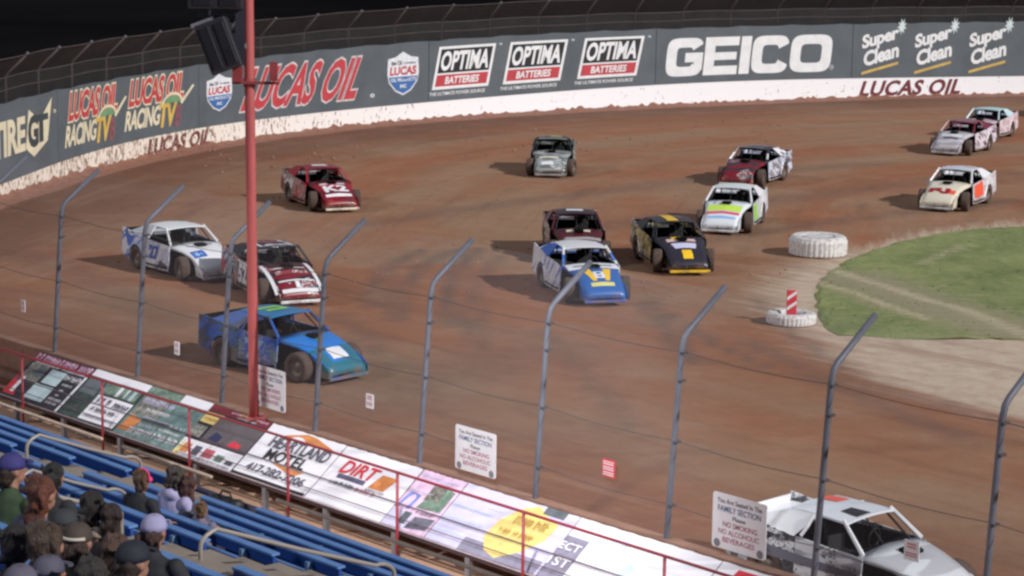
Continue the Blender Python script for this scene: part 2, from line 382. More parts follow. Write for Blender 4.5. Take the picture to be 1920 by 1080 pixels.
# mud thickest at the foot
ft = mth(nt, 'ADD', mth(nt, 'MULTIPLY', ramp(nt, sx.outputs[2], .22, 0), .25), st)
col = mix(nt, ramp(nt, ft, .68, .76), col, hexc(150, 112, 94))
nt.links.new(col, bs.inputs['Base Color']); bs.inputs['Roughness'].default_value = .7; bump(nt, bs, st, .3, .03)
wallm = m
wall_o = empty('retaining_wall', (0, 0, 0), 0, 'long curved white concrete wall spattered with mud at the outside of the turn', 'wall')
mb = MB(); strip(mb, SA, SB, lambda s: -1.0, lambda s: wh(s)[0], 0, .35); mb.build('wall_face', wallm, wall_o)
dred = mat('dark_red_lettering', hexc(110, 25, 38), .6, 0, .3, 8, .25)
dred2 = mat('muddy_red_lettering', hexc(110, 42, 44), .6, 0, .3, 8, .32, hexc(215, 195, 175), 9)
def wallfn(off): return lambda s, z: wall3(s, z, off)
mb = MB(); lay(mb, 'LUCAS OIL', WS(1612), WS(1808), .14, 1.08, wallfn(.02), .035, .35, spacing=1.05); mb.build('lettering', dred, wall_o)
mb = MB(); lay(mb, 'LUCAS OIL', WS(275), WS(396), .10, .84, wallfn(.04), .03, .35, spacing=1.05); mb.build('lettering', dred2, wall_o)

panel = mat('slate_banner', hexc(86, 94, 100), .6, 0, .2, .5, .2, hexc(96, 92, 88), 1.2)
seams = [3.0, WS(-90), WS(108), WS(372), WS(803), WS(1228), WS(1596), SB]
blab = ['plain slate banner off to the far left of the turn wall', 'slate banner with cream lettering and cream shield at the turn wall left end',
        'slate banner with two red and yellow racing logos on the turn wall', 'slate banner with huge red letters between two shield badges',
        'slate banner with three boxed black and red battery logos', 'slate banner with giant blocky white letters',
        'slate banner with three slanted white logos and starbursts at the right']
BAN = []
for i in range(len(seams)-1):
    b = empty('wall_banner', wall3((seams[i]+seams[i+1])/2, 0), 0, blab[i], 'banner', 'sponsor banners above the turn wall'); BAN.append(b)
    mb = MB(); strip(mb, seams[i]+.02, seams[i+1]-.02, lambda s: wh(s)[0]+.004, lambda s: wh(s)[1]+.03*math.sin(s*1.8)+.015*math.sin(s*5), .03, .04)
    o = mb.build('panel', panel, b); o.matrix_parent_inverse = Matrix.Translation(-Vector(b.location))
def bl(mb, name, m, i):
    o = mb.build(name, m, BAN[i]); o.matrix_parent_inverse = Matrix.Translation(-Vector(BAN[i].location)); return o
def bfn(off=.045):
    def f(s, v):
        a, b = wh(s); return wall3(s, a+(b-a)*v, off)
    return f
def fnx(x, off=.045):     # (px column, v)
    f = bfn(off); return lambda xx, v: f(WS(xx), v)
white = mat('white_ink', (.78, .79, .80), .6, 0, .1, 2); cream = mat('cream_ink', hexc(214, 204, 176), .6, 0, .15, 2)
redi = mat('red_ink', hexc(184, 62, 70), .6, 0, .12, 2); yell = mat('yellow_ink', hexc(205, 172, 88), .6, 0, .2, 2); blk = mat('black_ink', (.012, .012, .014), .6, 0, .2, 2)
blui = mat('blue_ink', hexc(60, 105, 165), .6, 0, .15, 2); grni = mat('green_ink', hexc(110, 150, 110), .6, 0, .2, 2); navy = mat('navy_ink', hexc(35, 40, 80), .6, 0, .2, 2)
g1 = lambda x, v: bfn(.045)(WS(x), v)
g2 = lambda x, v: bfn(.055)(WS(x), v)
g3 = lambda x, v: bfn(.065)(WS(x), v)
g4 = lambda x, v: bfn(.075)(WS(x), v)
# tire banner
mb = MB(); lay(mb, 'TIRE', -14, 46, .33, .76, g1, .04, 3.2*.0+.0, spacing=.95); bl(mb, 'lettering', cream, 1)
mb = MB(); poly(mb, [(62, .2), (88, .36), (97, .93), (74, .66), (53, .84), (47, .34)], g1); bl(mb, 'shield_badge', cream, 1)
mb = MB(); lay(mb, 'G', 52, 70, .34, .74, g2, .05); lay(mb, 'T', 64, 88, .38, .72, g2, .05); bl(mb, 'shield_lettering', mat('slate_ink', hexc(60, 68, 72), .6), 1)
mb = MB(); lay(mb, 'TM', 99, 104, .7, .75, g1, .03); bl(mb, 'trademark', cream, 1)
# racing tv logos
def shx(x0, k): return lambda x, v: (x, v)
for (a, w) in ((120, 110), (232, 124)):
    f = lambda u, v, off, a=a, w=w: bfn(off)(WS(a+w*(u+.12*(v-.5))), v)
    mb = MB(); lay(mb, 'LUCAS OIL', .06, .88, .53, .93, lambda u, v: f(u, v, .045), .03, 0, grow=.05, spacing=.92); bl(mb, 'lettering_outline', cream, 2)
    mb = MB(); lay(mb, 'LUCAS OIL', .06, .88, .53, .93, lambda u, v: f(u, v, .055), .03, 0, spacing=.92); bl(mb, 'lettering', redi, 2)
    mb = MB(); lay(mb, 'RACING', .04, .56, .17, .47, lambda u, v: f(u, v, .045), .035, 0, spacing=.92); bl(mb, 'lettering', cream, 2)
    mb = MB(); lay(mb, 'TV', .54, .80, .12, .50, lambda u, v: f(u, v, .055), .045, 0, spacing=.85); bl(mb, 'lettering', yell, 2)
    mb = MB(); lay(mb, 'B', .80, .88, .1, .42, lambda u, v: f(u, v, .05), .03); bl(mb, 'lettering', mat('plum_ink', hexc(140, 80, 90), .6), 2)
    mb = MB()
    for k in range(10):
        t0, t1 = math.pi*k/10, math.pi*(k+1)/10
        poly(mb, [(.72+.16*math.cos(t0), .47+.17*math.sin(t0)), (.72+.16*math.cos(t1), .47+.17*math.sin(t1)), (.72+.13*math.cos(t1), .47+.13*math.sin(t1)), (.72+.13*math.cos(t0), .47+.13*math.sin(t0))], lambda u, v: f(u, v, .07))
    poly(mb, [(.84, .47), (1.0, .72), (1.03, .70), (.87, .43)], lambda u, v: f(u, v, .07)); bl(mb, 'needle_dial', cream, 2)
    mb = MB(); poly(mb, [(.60+.12+.12*math.cos(t*.314), .48+.11*math.sin(t*.314)) for t in range(11)], lambda u, v: f(u, v, .065)); bl(mb, 'dial_face', grni, 2)
# oil badges
def badge(x0, x1, i, ytop, ybot):
    f = lambda u, v, off: bfn(off)(WS(x0+(x1-x0)*u), ybot+(ytop-ybot)*v)
    out = [(.5, 0), (.75, .1), (.95, .3), (1, .5), (.98, .85), (.75, .88), (.5, 1), (.25, .88), (.02, .85), (0, .5), (.05, .3), (.25, .1)]
    mb = MB(); poly(mb, out, lambda u, v: f(u, v, .045)); bl(mb, 'badge', mat('badge_white', (.72, .74, .78), .6), i)
    mb = MB(); poly(mb, [(.5, .04), (.73, .13), (.92, .32), (.96, .43), (.04, .43), (.08, .32), (.27, .13)], lambda u, v: f(u, v, .055)); bl(mb, 'badge_field', blui, i)
    mb = MB(); lay(mb, 'LUCAS', .08, .92, .47, .66, lambda u, v: f(u, v, .055), .04, .1); bl(mb, 'lettering', redi, i)
    mb = MB(); lay(mb, 'OIL PRODUCTS', .1, .9, .32, .40, lambda u, v: f(u, v, .065), .02); lay(mb, 'INC', .4, .6, .17, .25, lambda u, v: f(u, v, .065), .03); bl(mb, 'lettering', white, i)
    mb = MB(); lay(mb, 'the Oil', .12, .45, .70, .80, lambda u, v: f(u, v, .055), .03); lay(mb, 'Company', .5, .9, .70, .77, lambda u, v: f(u, v, .055), .02); bl(mb, 'lettering', blk, i)
badge(386, 434, 3, .82, .22)
badge(725, 784, 3, .86, .15)
f = lambda x, v, off: bfn(off)(WS(x), v)
mb = MB(); lay(mb, 'LUCAS OIL', 447+16, 702-26, .17, .83, lambda x, v: f(x+32*(v-.17)*1.3-14, v, .045), .03, 0, grow=.035, spacing=1.02); bl(mb, 'lettering_outline', mat('pale_ink', hexc(205, 195, 195), .6), 3)
mb = MB(); lay(mb, 'LUCAS OIL', 447+16, 702-26, .17, .83, lambda x, v: f(x+32*(v-.17)*1.3-14, v, .06), .03, 0, spacing=1.02); bl(mb, 'lettering', redi, 3)
mb = MB(); lay(mb, 'o', 693, 701, .16, .22, g1, .02); bl(mb, 'registered_mark', white, 3)
# battery logos
for (a, w) in ((812, 116), (945, 118), (1084, 122)):
    k = 13
    f = lambda u, v, off, a=a, w=w: bfn(off)(WS(a+w*u+14*(v-.5)), .19+.70*v)
    mb = MB()
    polyw(mb, [(.0, .0), (.97, .0), (.97, 1), (.0, 1)], lambda u, v: f(u*.94+.03, v, .045)); bl(mb, 'logo_frame', white, 4)
    mb = MB(); polyw(mb, [(.07, .38), (.9, .38), (.9, .94), (.07, .94)], lambda u, v: f(u, v, .055)); bl(mb, 'logo_field', mat('logo_black', hexc(30, 34, 40), .6), 4)
    mb = MB(); polyw(mb, [(.07, .07), (.9, .07), (.9, .34), (.07, .34)], lambda u, v: f(u, v, .055)); bl(mb, 'logo_band', redi, 4)
    mb = MB(); lay(mb, 'OPTIMA', .1, .87, .44, .88, lambda u, v: f(u, v, .065), .035); lay(mb, 'BATTERIES', .22, .76, .12, .29, lambda u, v: f(u, v, .065), .03)
    lay(mb, 'THE ULTIMATE POWER SOURCE', -.0, .9, -.14, -.06, lambda u, v: f(u, v, .045), .015); lay(mb, 'TM', .99, 1.04, .95, 1.0, lambda u, v: f(u, v, .045), .02); bl(mb, 'lettering', white, 4)
# giant block letters
def ringl(mb, fn, x0, x1, y0, y1, wx, wy, a0, a1, n=44, pw=4.5):
    vs = []; cx, cy = (x0+x1)/2, (y0+y1)/2; rx, ry = (x1-x0)/2, (y1-y0)/2
    def se(t, rx, ry, p):
        c, s_ = math.cos(t), math.sin(t); k = (abs(c)**p+abs(s_)**p)**(-1/p); return cx+rx*c*k, cy+ry*s_*k
    for i in range(n+1):
        t = a0+(a1-a0)*i/n; vs += [fn(*se(t, rx, ry, pw)), fn(*se(t, rx-wx, ry-wy, pw+1))]
    mb.add(vs, [(2*i, 2*i+1, 2*i+3, 2*i+2) for i in range(n)])
gf = lambda x, v: bfn(.045)(WS(x+8*(v-.5)), v)
mb = MB(); T = 2*math.pi
x = 1249; V0, V1 = .13, .82
ringl(mb, gf, 1248, 1316, V0, V1, 19, .17, R(35), R(325))
poly(mb, [(1283, .38), (1283, .55), (1316, .55), (1316, .13+.10), (1300, .13+.10), (1300, .38)], gf)
for (a, b, c, d) in ((1319, 1338, V0, V1), (1338, 1382, V0, V0+.16), (1338, 1379, .40, .54), (1338, 1382, V1-.16, V1), (1386, 1405, V0, V1)): polyw(mb, [(a, c), (b, c), (b, d), (a, d)], gf)
ringl(mb, gf, 1408, 1476, V0, V1, 19, .17, R(30), R(330))
ringl(mb, gf, 1480, 1557, V0, V1, 19, .17, 0, T)
bl(mb, 'lettering', white, 5)
mb = MB(); ringl(mb, gf, 1556, 1564, .16, .26, 1.5, .02, 0, T, 16, 2); poly(mb, [(1559, .19), (1562, .19), (1562, .235), (1559, .235)], gf); bl(mb, 'registered_mark', mat('faint_ink', hexc(170, 170, 175), .6), 5)
# cleaner logos
for a in (1614, 1713, 1815):
    f = lambda u, v, off, a=a: bfn(off)(WS(a+92*u), v+.25*u)
    for nm, dv, mm, off in (('lettering', 0, white, .055),):
        mb = MB(); lay(mb, 'Super', .0, .72, .47, .78, lambda u, v: f(u, v, off), .04, spacing=.95); lay(mb, 'Clean', .04, .74, .2, .47, lambda u, v: f(u, v, off), .04, spacing=.95); bl(mb, nm, mm, 6)
    mb = MB(); polyw(mb, [(0, .06), (.74, .06), (.74, .11), (0, .11)], lambda u, v: f(u, v, .05)); bl(mb, 'underline', yell, 6)
    mb = MB()
    for k in range(9):
        t = T*k/9+.3; c = (.79, .74); r = .1
        poly(mb, [(c[0]+.05*math.cos(t-.35), c[1]+.07*math.sin(t-.35)), (c[0]+r*math.cos(t), c[1]+.16*math.sin(t)), (c[0]+.05*math.cos(t+.35), c[1]+.07*math.sin(t+.35)), c], lambda u, v: f(u, v, .05))
    bl(mb, 'starburst', mat('pale_star', hexc(210, 225, 225), .6), 6)
for i, sg in enumerate(seams[1:-1]):
    pass

# dirt berm thrown against the wall foot
mb = MB(); k = int((SB-SA)/.22); vs = []
for i in range(k+1):
    s = SA+(SB-SA)*i/k; h = .05+.05*abs(math.sin(s*1.7))+rng.rand()**3*.16
    for off, z in ((.0, h*1.15), (.10, h*.9), (.35, h*.45), (.8, .03), (1.5, -.03)):
        vs.append(wall3(s, z, off+.012))
fs = [(5*i+j, 5*i+j+1, 5*(i+1)+j+1, 5*(i+1)+j) for i in range(k) for j in range(4)]
mb.add(vs, fs); o = mb.build('dirt_berm', mat('berm_clay', hexc(146, 102, 84), .9, 0, .3, 3), None, True); tag(o, kind='structure')
# clods of clay near the wall
mb = MB()
clod = [(560, 262), (603, 266), (680, 275), (860, 240), (905, 262), (760, 290), (820, 255), (520, 300), (640, 268), (1340, 215), (1675, 222), (430, 300), (475, 312), (505, 250)]
for i in range(330):
    if i < len(clod): x, y = clod[i]
    else: x = random.uniform(150, 1500); y = (210+ (1500-x)*.05+random.uniform(5, 60)) if i < 110 else random.uniform(330, 560)
    p = G(x, y); r = random.uniform(.03, .09)*(1 if i < 110 else .6); mb.ell((p.x, p.y, r*.4), (r, r*.8, r*.6), 7, 5)
o = mb.build('loose_clods', mat('clod_clay', hexc(150, 118, 102), .9, 0, .5, 2)); tag(o, kind='structure')
o['kind'] = 'stuff'; tag(o, 'loose clods of clay scattered over the track below the white wall', 'dirt clods')

steel = mat('galvanised_steel', hexc(120, 120, 126), .5, .3, .25, 2); dsteel = mat('weathered_steel', hexc(84, 76, 74), .6, .2, .3, 1.5)
def wiremesh(name, c, alpha):
    m, nt, bs = newmat(name); bs.inputs['Base Color'].default_value = rgb(c); bs.inputs['Roughness'].default_value = .6
    tr = nd(nt, 'ShaderNodeBsdfTransparent'); mx = nd(nt, 'ShaderNodeMixShader')
    v = noise(nt, objco(nt), .8, 3); fac = ramp(nt, v, .2, .8)
    fac2 = mth(nt, 'ADD', mth(nt, 'MULTIPLY', fac, alpha*.5), alpha*.75)
    nt.links.new(fac2, mx.inputs[0]); nt.links.new(tr.outputs[0], mx.inputs[1]); nt.links.new(bs.outputs[0], mx.inputs[2])
    nt.links.new(mx.outputs[0], nt.nodes['Material Output'].inputs[0]); return m
ff = empty('catch_fence', (0, 0, 0), 0, 'distant dark catch fence leaning inward above the banners round the turn', 'fence')
smid = WS(1458); ps = [smid+3.5*k for k in range(-40, 30) if 6 < smid+3.5*k < SB-2]
for s in ps:
    mb = MB(); h = wh(s)[1]
    mb.tube([wall3(s, 1.2, -.2), wall3(s, h+.95, -.2), wall3(s, h+1.1, -.12), wall3(s, h+1.9, .72)], .045, 6); mb.build('fence_post', dsteel, ff, True)
    mb = MB(); mb.ell(wall3(s, h+1.93, .74), (.07, .07, .07), 6, 5); mb.build('post_cap', steel, ff)
for dz, off in ((.95, -.2), (.45, -.2), (1.9, .72)):
    mb = MB(); mb.tube([wall3(s, wh(s)[1]+dz+.03*math.sin(s*.9), off) for s in np.arange(6, SB-2, 1.2)], .022, 5); mb.build('fence_cable', dsteel, ff)
mb = MB(); strip(mb, 6, SB-2, lambda s: wh(s)[1]-.2, lambda s: wh(s)[1]+1.0, -.19); k0 = len(mb.v)
fs = [f for f in mb.f if len(f) == 4]
# keep only one sheet
n4 = len(mb.v)//4; mb2 = MB(); mb2.add([mb.v[4*i+j] for i in range(n4) for j in (0, 1)], [(2*i, 2*i+1, 2*i+3, 2*i+2) for i in range(n4-1)])
mb2.build('wire_mesh', wiremesh('chain_link_far', (.08, .074, .074), .24), ff)
st_ = np.arange(6, SB-2, 1.0); mb = MB(); mb.add([p for s in st_ for p in (wall3(s, wh(s)[1]+1.02, -.18), wall3(s, wh(s)[1]+1.9, .72))], [(2*i, 2*i+1, 2*i+3, 2*i+2) for i in range(len(st_)-1)])
mb.build('wire_mesh', wiremesh('chain_link_overhang', (.095, .09, .09), .34), ff)

# ------------------------------------------------------------------ front wall, near catch fence
tanwall = mat('muddy_concrete', hexc(134, 100, 84), .85, 0, .25, 1.2, .3, hexc(100, 74, 64), 3)
mb = MB(); mb.box((-64, 28.27, -1.0), (20, 28.56, 1.0), lambda a, q, z: FQ(a, q, z)); o = mb.build('front_wall', tanwall); tag(o, 'low muddy concrete wall between the sloping banners and the track', 'wall')
nf = empty('catch_fence', FQ(-38, 28.4, 1), 0, 'tall grey catch fence with bent posts between the stand and the track', 'fence')
pst = mat('fence_post_paint', hexc(96, 98, 110), .55, .1, .3, 1.5)
inv = Matrix.Translation(-Vector(nf.location))
def nfb(mb, n, m, smooth=False):
    o = mb.build(n, m, nf, smooth); o.matrix_parent_inverse = inv; return o
base0 = -48.8; sp = 3.5
# measured post feet (a along the straight)
pa = [(G(x, y, 1.0)).dot(E1) for x, y in [(103, 660), (252, 708), (412, 756), (588, 809), (783, 869), (1000, 935), (1247, 1010)]]
pa = [pa[0]-3.5*2, pa[0]-3.5] + pa + [pa[-1]+3.45, pa[-1]+6.9, pa[-1]+10.4]
for a in pa:
    mb = MB(); ln = .27
    pts = [FQ(a, 28.42, .6), FQ(a, 28.42, 1.0), FQ(a, 28.42+ln*.95, 4.4), FQ(a, 28.42+ln+.05, 4.62), FQ(a, 28.42+ln+.14, 4.72), FQ(a, 28.42+ln+1.06, 5.42)]
    mb.tube(pts, .056, 10); nfb(mb, 'fence_post', pst, True)
    for z in (1.6, 2.75, 3.85, 4.35):
        mb = MB(); mb.box((a-.02, 28.40+ln*(z-1)/3.6-.03, z-.02), (a+.08, 28.40+ln*(z-1)/3.6+.12, z+.02), lambda a_, q, zz: FQ(a_, q, zz)); nfb(mb, 'cable_clamp', mat('dark_clamp', (.06, .055, .06), .6))
for z in (1.6, 2.75, 4.35):
    mb = MB(); pts = []
    for i in range(len(pa)-1):
        for k in range(6):
            t = k/6; pts.append(FQ(pa[i]+(pa[i+1]-pa[i])*t, 28.5+.27*(z-1)/3.6, z-.06*math.sin(math.pi*t)))
    mb.tube(pts, .008, 5); nfb(mb, 'fence_cable', mat('cable_wire', (.05, .045, .05), .5))
mb = MB(); mb.add([FQ(-66, 28.42, 1), FQ(-10, 28.42, 1), FQ(-10, 28.69, 4.62), FQ(-66, 28.69, 4.62), FQ(-10, 29.5, 5.4), FQ(-66, 29.5, 5.4)], [(0, 1, 2, 3), (3, 2, 4, 5)])
nfb(mb, 'wire_mesh', wiremesh('chain_link_near', (.40, .38, .42), .06))

# signs hanging on the near fence
signw = mat('sign_white', (.66, .66, .70), .5, 0, .08, 3)
def fsign(px, w, h, z_bottom_px, lines, label, ink, base=signw, group=None, cat='sign', lh=None, badge=True):
    q = 28.33
    x, y = px                       # lower left corner in the photograph, on the fence plane
    v = ray(x, y); t = (q+ .02)/v.dot(E2); P = Vector((0, 0, H))+v*t; a = P.dot(E1); z = P.z
    q = q+.27*(z-1)/3.6
    o0 = empty('fence_sign', FQ(a+w/2, q, z), 0, label, cat, group); iv = Matrix.Translation(-Vector(o0.location))
    fn = lambda u, vv, off=.0: FQ(a+w*u, q-off, z+h*vv)
    mb = MB(); mb.prism([(.03, 0), (.97, 0), (1, .03), (1, .97), (.97, 1), (.03, 1), (0, .97), (0, .03)], lambda u, v_: fn(u, v_, 0), lambda u, v_: fn(u, v_, .015))
    b = mb.build('board', base, o0); b.matrix_parent_inverse = iv
    for (t_, u0_, u1_, v0, v1, mm) in lines:
        mb = MB(); lay(mb, t_, u0_, u1_, v0, v1, lambda u, v_: fn(u, v_, .019), .015); b = mb.build('lettering', mm, o0); b.matrix_parent_inverse = iv
    if badge:
        mb = MB(); mb.add([fn(.9+.06*math.cos(k*T/12), .09+.06*math.sin(k*T/12)*w/h, .019) for k in range(12)], [tuple(range(12))])
        mb.add([fn(.1+.06*math.cos(k*T/12), .09+.06*math.sin(k*T/12)*w/h, .019) for k in range(12)], [tuple(range(12))])
        b = mb.build('corner_badge', mat('grey_ink', hexc(120, 120, 130), .6), o0); b.matrix_parent_inverse = iv
    return o0
bi = mat('blue_grey_ink', hexc(75, 95, 135), .6); ri = mat('rose_ink', hexc(165, 95, 115), .6); di = mat('dark_grey_ink', hexc(80, 80, 95), .6)
fam = [('You Are Seated In The', .08, .92, .83, .92, di), ('FAMILY SECTION', .1, .9, .68, .79, bi), ('Please', .38, .62, .55, .63, di), ('NO SMOKING', .2, .84, .41, .51, ri), ('NO ALCOHOLIC', .12, .88, .27, .37, ri), ('BEVERAGES', .2, .8, .13, .23, ri)]
fsign((855, 876), 1.2, .88, 0, fam, 'white family section notice hanging alone in the middle of the fence', di)
fsign((1336, 1022), 1.25, .98, 0, fam, 'white family section notice on the fence beside the blurred white car', di)
fsign((480, 758), 1.10, .90, 0, fam, 'white family section notice partly hidden behind the red pole', di)
rl = mat('light_red_ink', hexc(190, 90, 100), .6); redb = mat('sign_red', hexc(190, 60, 75), .5)
lab = ['tiny white notice on the fence at the far left edge', 'tiny white notice on the fence left of the blue car', 'tiny white notice on the fence right of the blue car nose', 'tiny red and white notice low on the fence', 'tiny white notice on the fence over the white car hood']
for i, (p, bs_, w_, h_) in enumerate([((38, 584), signw, .19, .30), ((325, 664), signw, .2, .30), ((684, 764), signw, .24, .30), ((1127, 892), redb, .32, .33), ((1692, 1048), signw, .30, .33)]):
    fsign(p, w_, h_, 0, [('===', .2, .8, .62, .86, rl), ('====', .12, .88, .2, .4, rl)] if i != 3 else [('=====', .08, .92, .7, .9, signw), ('=====', .08, .92, .4, .6, signw), ('=====', .08, .92, .1, .3, signw)], lab[i], rl, bs_, 'tiny notices on the catch fence', badge=False)

# ------------------------------------------------------------------ walkway and sloping banners
walk = mat('walkway_clay', hexc(196, 156, 130), .9, 0, .14, .8)
mb = MB(); mb.box((-75, 15.25, -1.2), (20, 28.27, -.42), lambda a, q, z: FQ(a, q, z)); o = mb.build('walkway', walk); tag(o, kind='structure')
QT, ZT, QB, ZB = 28.1, 1.03, 26.98, .13
def bp(a, v, off=0.0):
    n = Vector((0, 0, 1))*(QT-QB) - E2*(ZT-ZB); n.normalize()
    return FQ(a, QB+(QT-QB)*v, ZB+(ZT-ZB)*v) + n*off
def sloped(i, name, edges, base, items, label):
    a0, a1 = edges
    o0 = empty(name, bp((a0+a1)/2, 0), 0, label, 'banner', 'sloping banners along the front wall'); iv = Matrix.Translation(-Vector(o0.location))
    fn = lambda u, v, off=0: bp(a0+(a1-a0)*u, v, off + .006*math.sin(u*9+i)+.0)
    def add(mb, n, m): b = mb.build(n, m, o0); b.matrix_parent_inverse = iv
    k = 24; vs = []
    for j in range(k+1):
        wv = .003*math.sin(j*1.9+i*2)
        vs += [fn(j/k, 0+wv*0, 0), fn(j/k, 1+wv*1.5, 0), fn(j/k, 1+wv*1.5, -.012), fn(j/k, 0, -.012)]
    fs = [(4*x_+y_, 4*x_+(y_+1) % 4, 4*(x_+1)+(y_+1) % 4, 4*(x_+1)+y_) for x_ in range(k) for y_ in range(4)] + [(0, 1, 2, 3), (4*k+3, 4*k+2, 4*k+1, 4*k)]
    mb = MB(); mb.add(vs, fs); add(mb, 'vinyl', base)
    lvl = {}
    for it in items:
        if it[0] == 'r':
            _, u0_, v0, u1_, v1, m_ = it; mb = MB(); n_ = max(1, int((u1_-u0_)*12))
            off = lvl.get('r', .004); lvl['r'] = off+.0015
            vs = [fn(u0_+(u1_-u0_)*j/n_, v_, off) for j in range(n_+1) for v_ in (v0, v1)]
            mb.add(vs, [(2*j, 2*j+1, 2*j+3, 2*j+2) for j in range(n_)]); add(mb, 'print', m_)
        elif it[0] == 'q':      # a row of small print too small to read
            _, u0_, u1_, v0, v1, m_ = it; mb = MB(); r2 = random.Random(int((u0_+v0*7+i)*1000)); u = u0_; ht = v1-v0
            while u < u1_:
                w_ = r2.uniform(.25, .6)*ht*.45; a_, b_ = sorted((r2.uniform(0, .5), r2.uniform(.5, 1)))
                for (x0_, x1_, y0_, y1_) in ((u, u+w_*.3, v0, v1), (u, u+w_, v0+ht*b_*.8, v0+ht*b_*.8+ht*.2), (u+w_*.7, u+w_, v0+ht*a_, v0+ht*b_)): mb.add([fn(x0_, y0_, .02), fn(x1_, y0_, .02), fn(x1_, y1_, .02), fn(x0_, y1_, .02)], [(0, 1, 2, 3)])
                u += w_*1.35 + (w_ if r2.random() < .18 else 0)
            add(mb, 'small_print', m_)
        elif it[0] == 'p':
            _, pts, m_ = it; off = lvl.get('r', .004); lvl['r'] = off+.0015; mb = MB(); poly(mb, pts, lambda u, v: fn(u, v, off)); add(mb, 'print', m_)
        else:
            _, t_, u0_, u1_, v0, v1, m_, shear = it; mb = MB(); lay(mb, t_, u0_, u1_, v0, v1, lambda u, v: fn(u, v, .022), .02, shear); add(mb, 'lettering', m_)
vw = mat('white_vinyl', (.74, .72, .77), .55, 0, .06, 1.5); vgr = mat('grey_vinyl', hexc(96, 102, 108), .55, 0, .3, 3); vblk = mat('black_vinyl', hexc(44, 42, 48), .55, 0, .4, 4)
vmar = mat('maroon_vinyl', hexc(120, 30, 45), .55, 0, .3, 3); vgrn = mat('dark_green_vinyl', hexc(58, 72, 66), .55, 0, .5, 6); vteal = mat('teal_vinyl', hexc(110, 135, 132), .55, 0, .5, 5)
vyel = mat('yellow_vinyl', hexc(222, 200, 124), .55, 0, .15, 4); vpal = mat('pale_blue_vinyl', hexc(185, 205, 210), .55, 0, .15, 4); vpink = mat('pink_vinyl', hexc(228, 196, 222), .55, 0, .3, 5)
vora = mat('orange_vinyl', hexc(205, 130, 75), .55, 0, .3, 5); vlil = mat('lilac_vinyl', hexc(200, 195, 222), .55, 0, .1, 4); vred = mat('red_vinyl', hexc(200, 45, 60), .55, 0, .15, 4)
vphoto = mat('photo_vinyl', hexc(120, 118, 108), .55, 0, .7, 9, .3, hexc(190, 190, 190), 12); vfaint = mat('faint_vinyl', hexc(196, 212, 232), .55, 0, .2, 3); vgreen = mat('green_vinyl', hexc(120, 142, 126), .55, 0, .5, 7, .3, hexc(60, 75, 70), 9)
ed = [-49.0, -46.32, -43.9, -41.45, -39.2, -36.6, -34.1, -32.75, -29.55, -26.0, -22.5]
def E_(i): return (ed[i]+.015, ed[i+1]-.015)
sloped(0, 'sloping_banner', E_(0), vblk, [('r', 0, .78, 1, .98, vmar), ('p', [(0, .05), (.22, .05), (.0, .5)], vred), ('r', .06, .4, .36, .76, vphoto), ('r', .36, .08, .68, .40, vpal), ('r', .42, .44, .68, .74, vpal),
    ('q', .04, .97, .84, .97, vpink), ('q', .1, .5, .76, .81, vw), ('q', .55, .95, .76, .81, vw), ('q', .70, .97, .60, .72, vw), ('q', .75, .92, .49, .54, vw), ('q', .78, .84, .38, .42, vw), ('q', .78, .84, .27, .31, vw), ('q', .73, .93, .17, .23, vw), ('q', .73, .93, .09, .15, vw), ('r', .1, .1, .16, .45, vw), ('r', .22, .5, .34, .74, vgr), ('r', .965, .0, 1, .78, vw)], 'maroon and black sloping banner at the left end with pale photo panels')
sloped(1, 'sloping_banner', E_(1), vgrn, [('r', .0, .86, 1, 1.0, vw), ('r', .02, .5, .3, .82, vgr), ('r', .36, .04, .98, .56, vw), ('r', .4, .60, .95, .82, vgreen),
    ('q', .42, .62, .36, .52, di), ('q', .72, .94, .36, .5, di), ('q', .42, .84, .22, .32, blk), ('q', .4, .95, .1, .15, di), ('r', .1, .62, .2, .8, vgr), ('r', .34, .58, .4, .82, vteal), ('r', .6, .60, .66, .8, vw), ('r', .74, .62, .78, .84, vpal), ('r', .84, .60, .90, .84, vpal), ('q', .06, .3, .3, .36, vgr), ('q', .08, .3, .12, .18, vgr)], 'dark green sloping banner with a white lower panel and phone number')
sloped(2, 'sloping_banner', E_(2), vteal, [('r', .0, .86, .55, .98, vgreen), ('r', .55, .86, 1, 1.02, vw), ('r', .02, .45, .45, .84, vphoto), ('p', [(.02, .08), (.22, .1), (.25, .36), (.06, .42)], vora), ('r', .25, .36, .9, .42, vgrn),
    ('q', .06, .55, .66, .78, vlil), ('q', .2, .6, .52, .6, vw), ('q', .25, .75, .40, .44, vlil), ('q', .28, .55, .24, .30, vw), ('q', .6, .94, .26, .31, vw), ('q', .2, .55, .07, .2, vw), ('q', .6, .97, .09, .21, vw), ('q', .7, .95, .36, .44, vpal)], 'grey green sloping banner with rows of small white lettering')
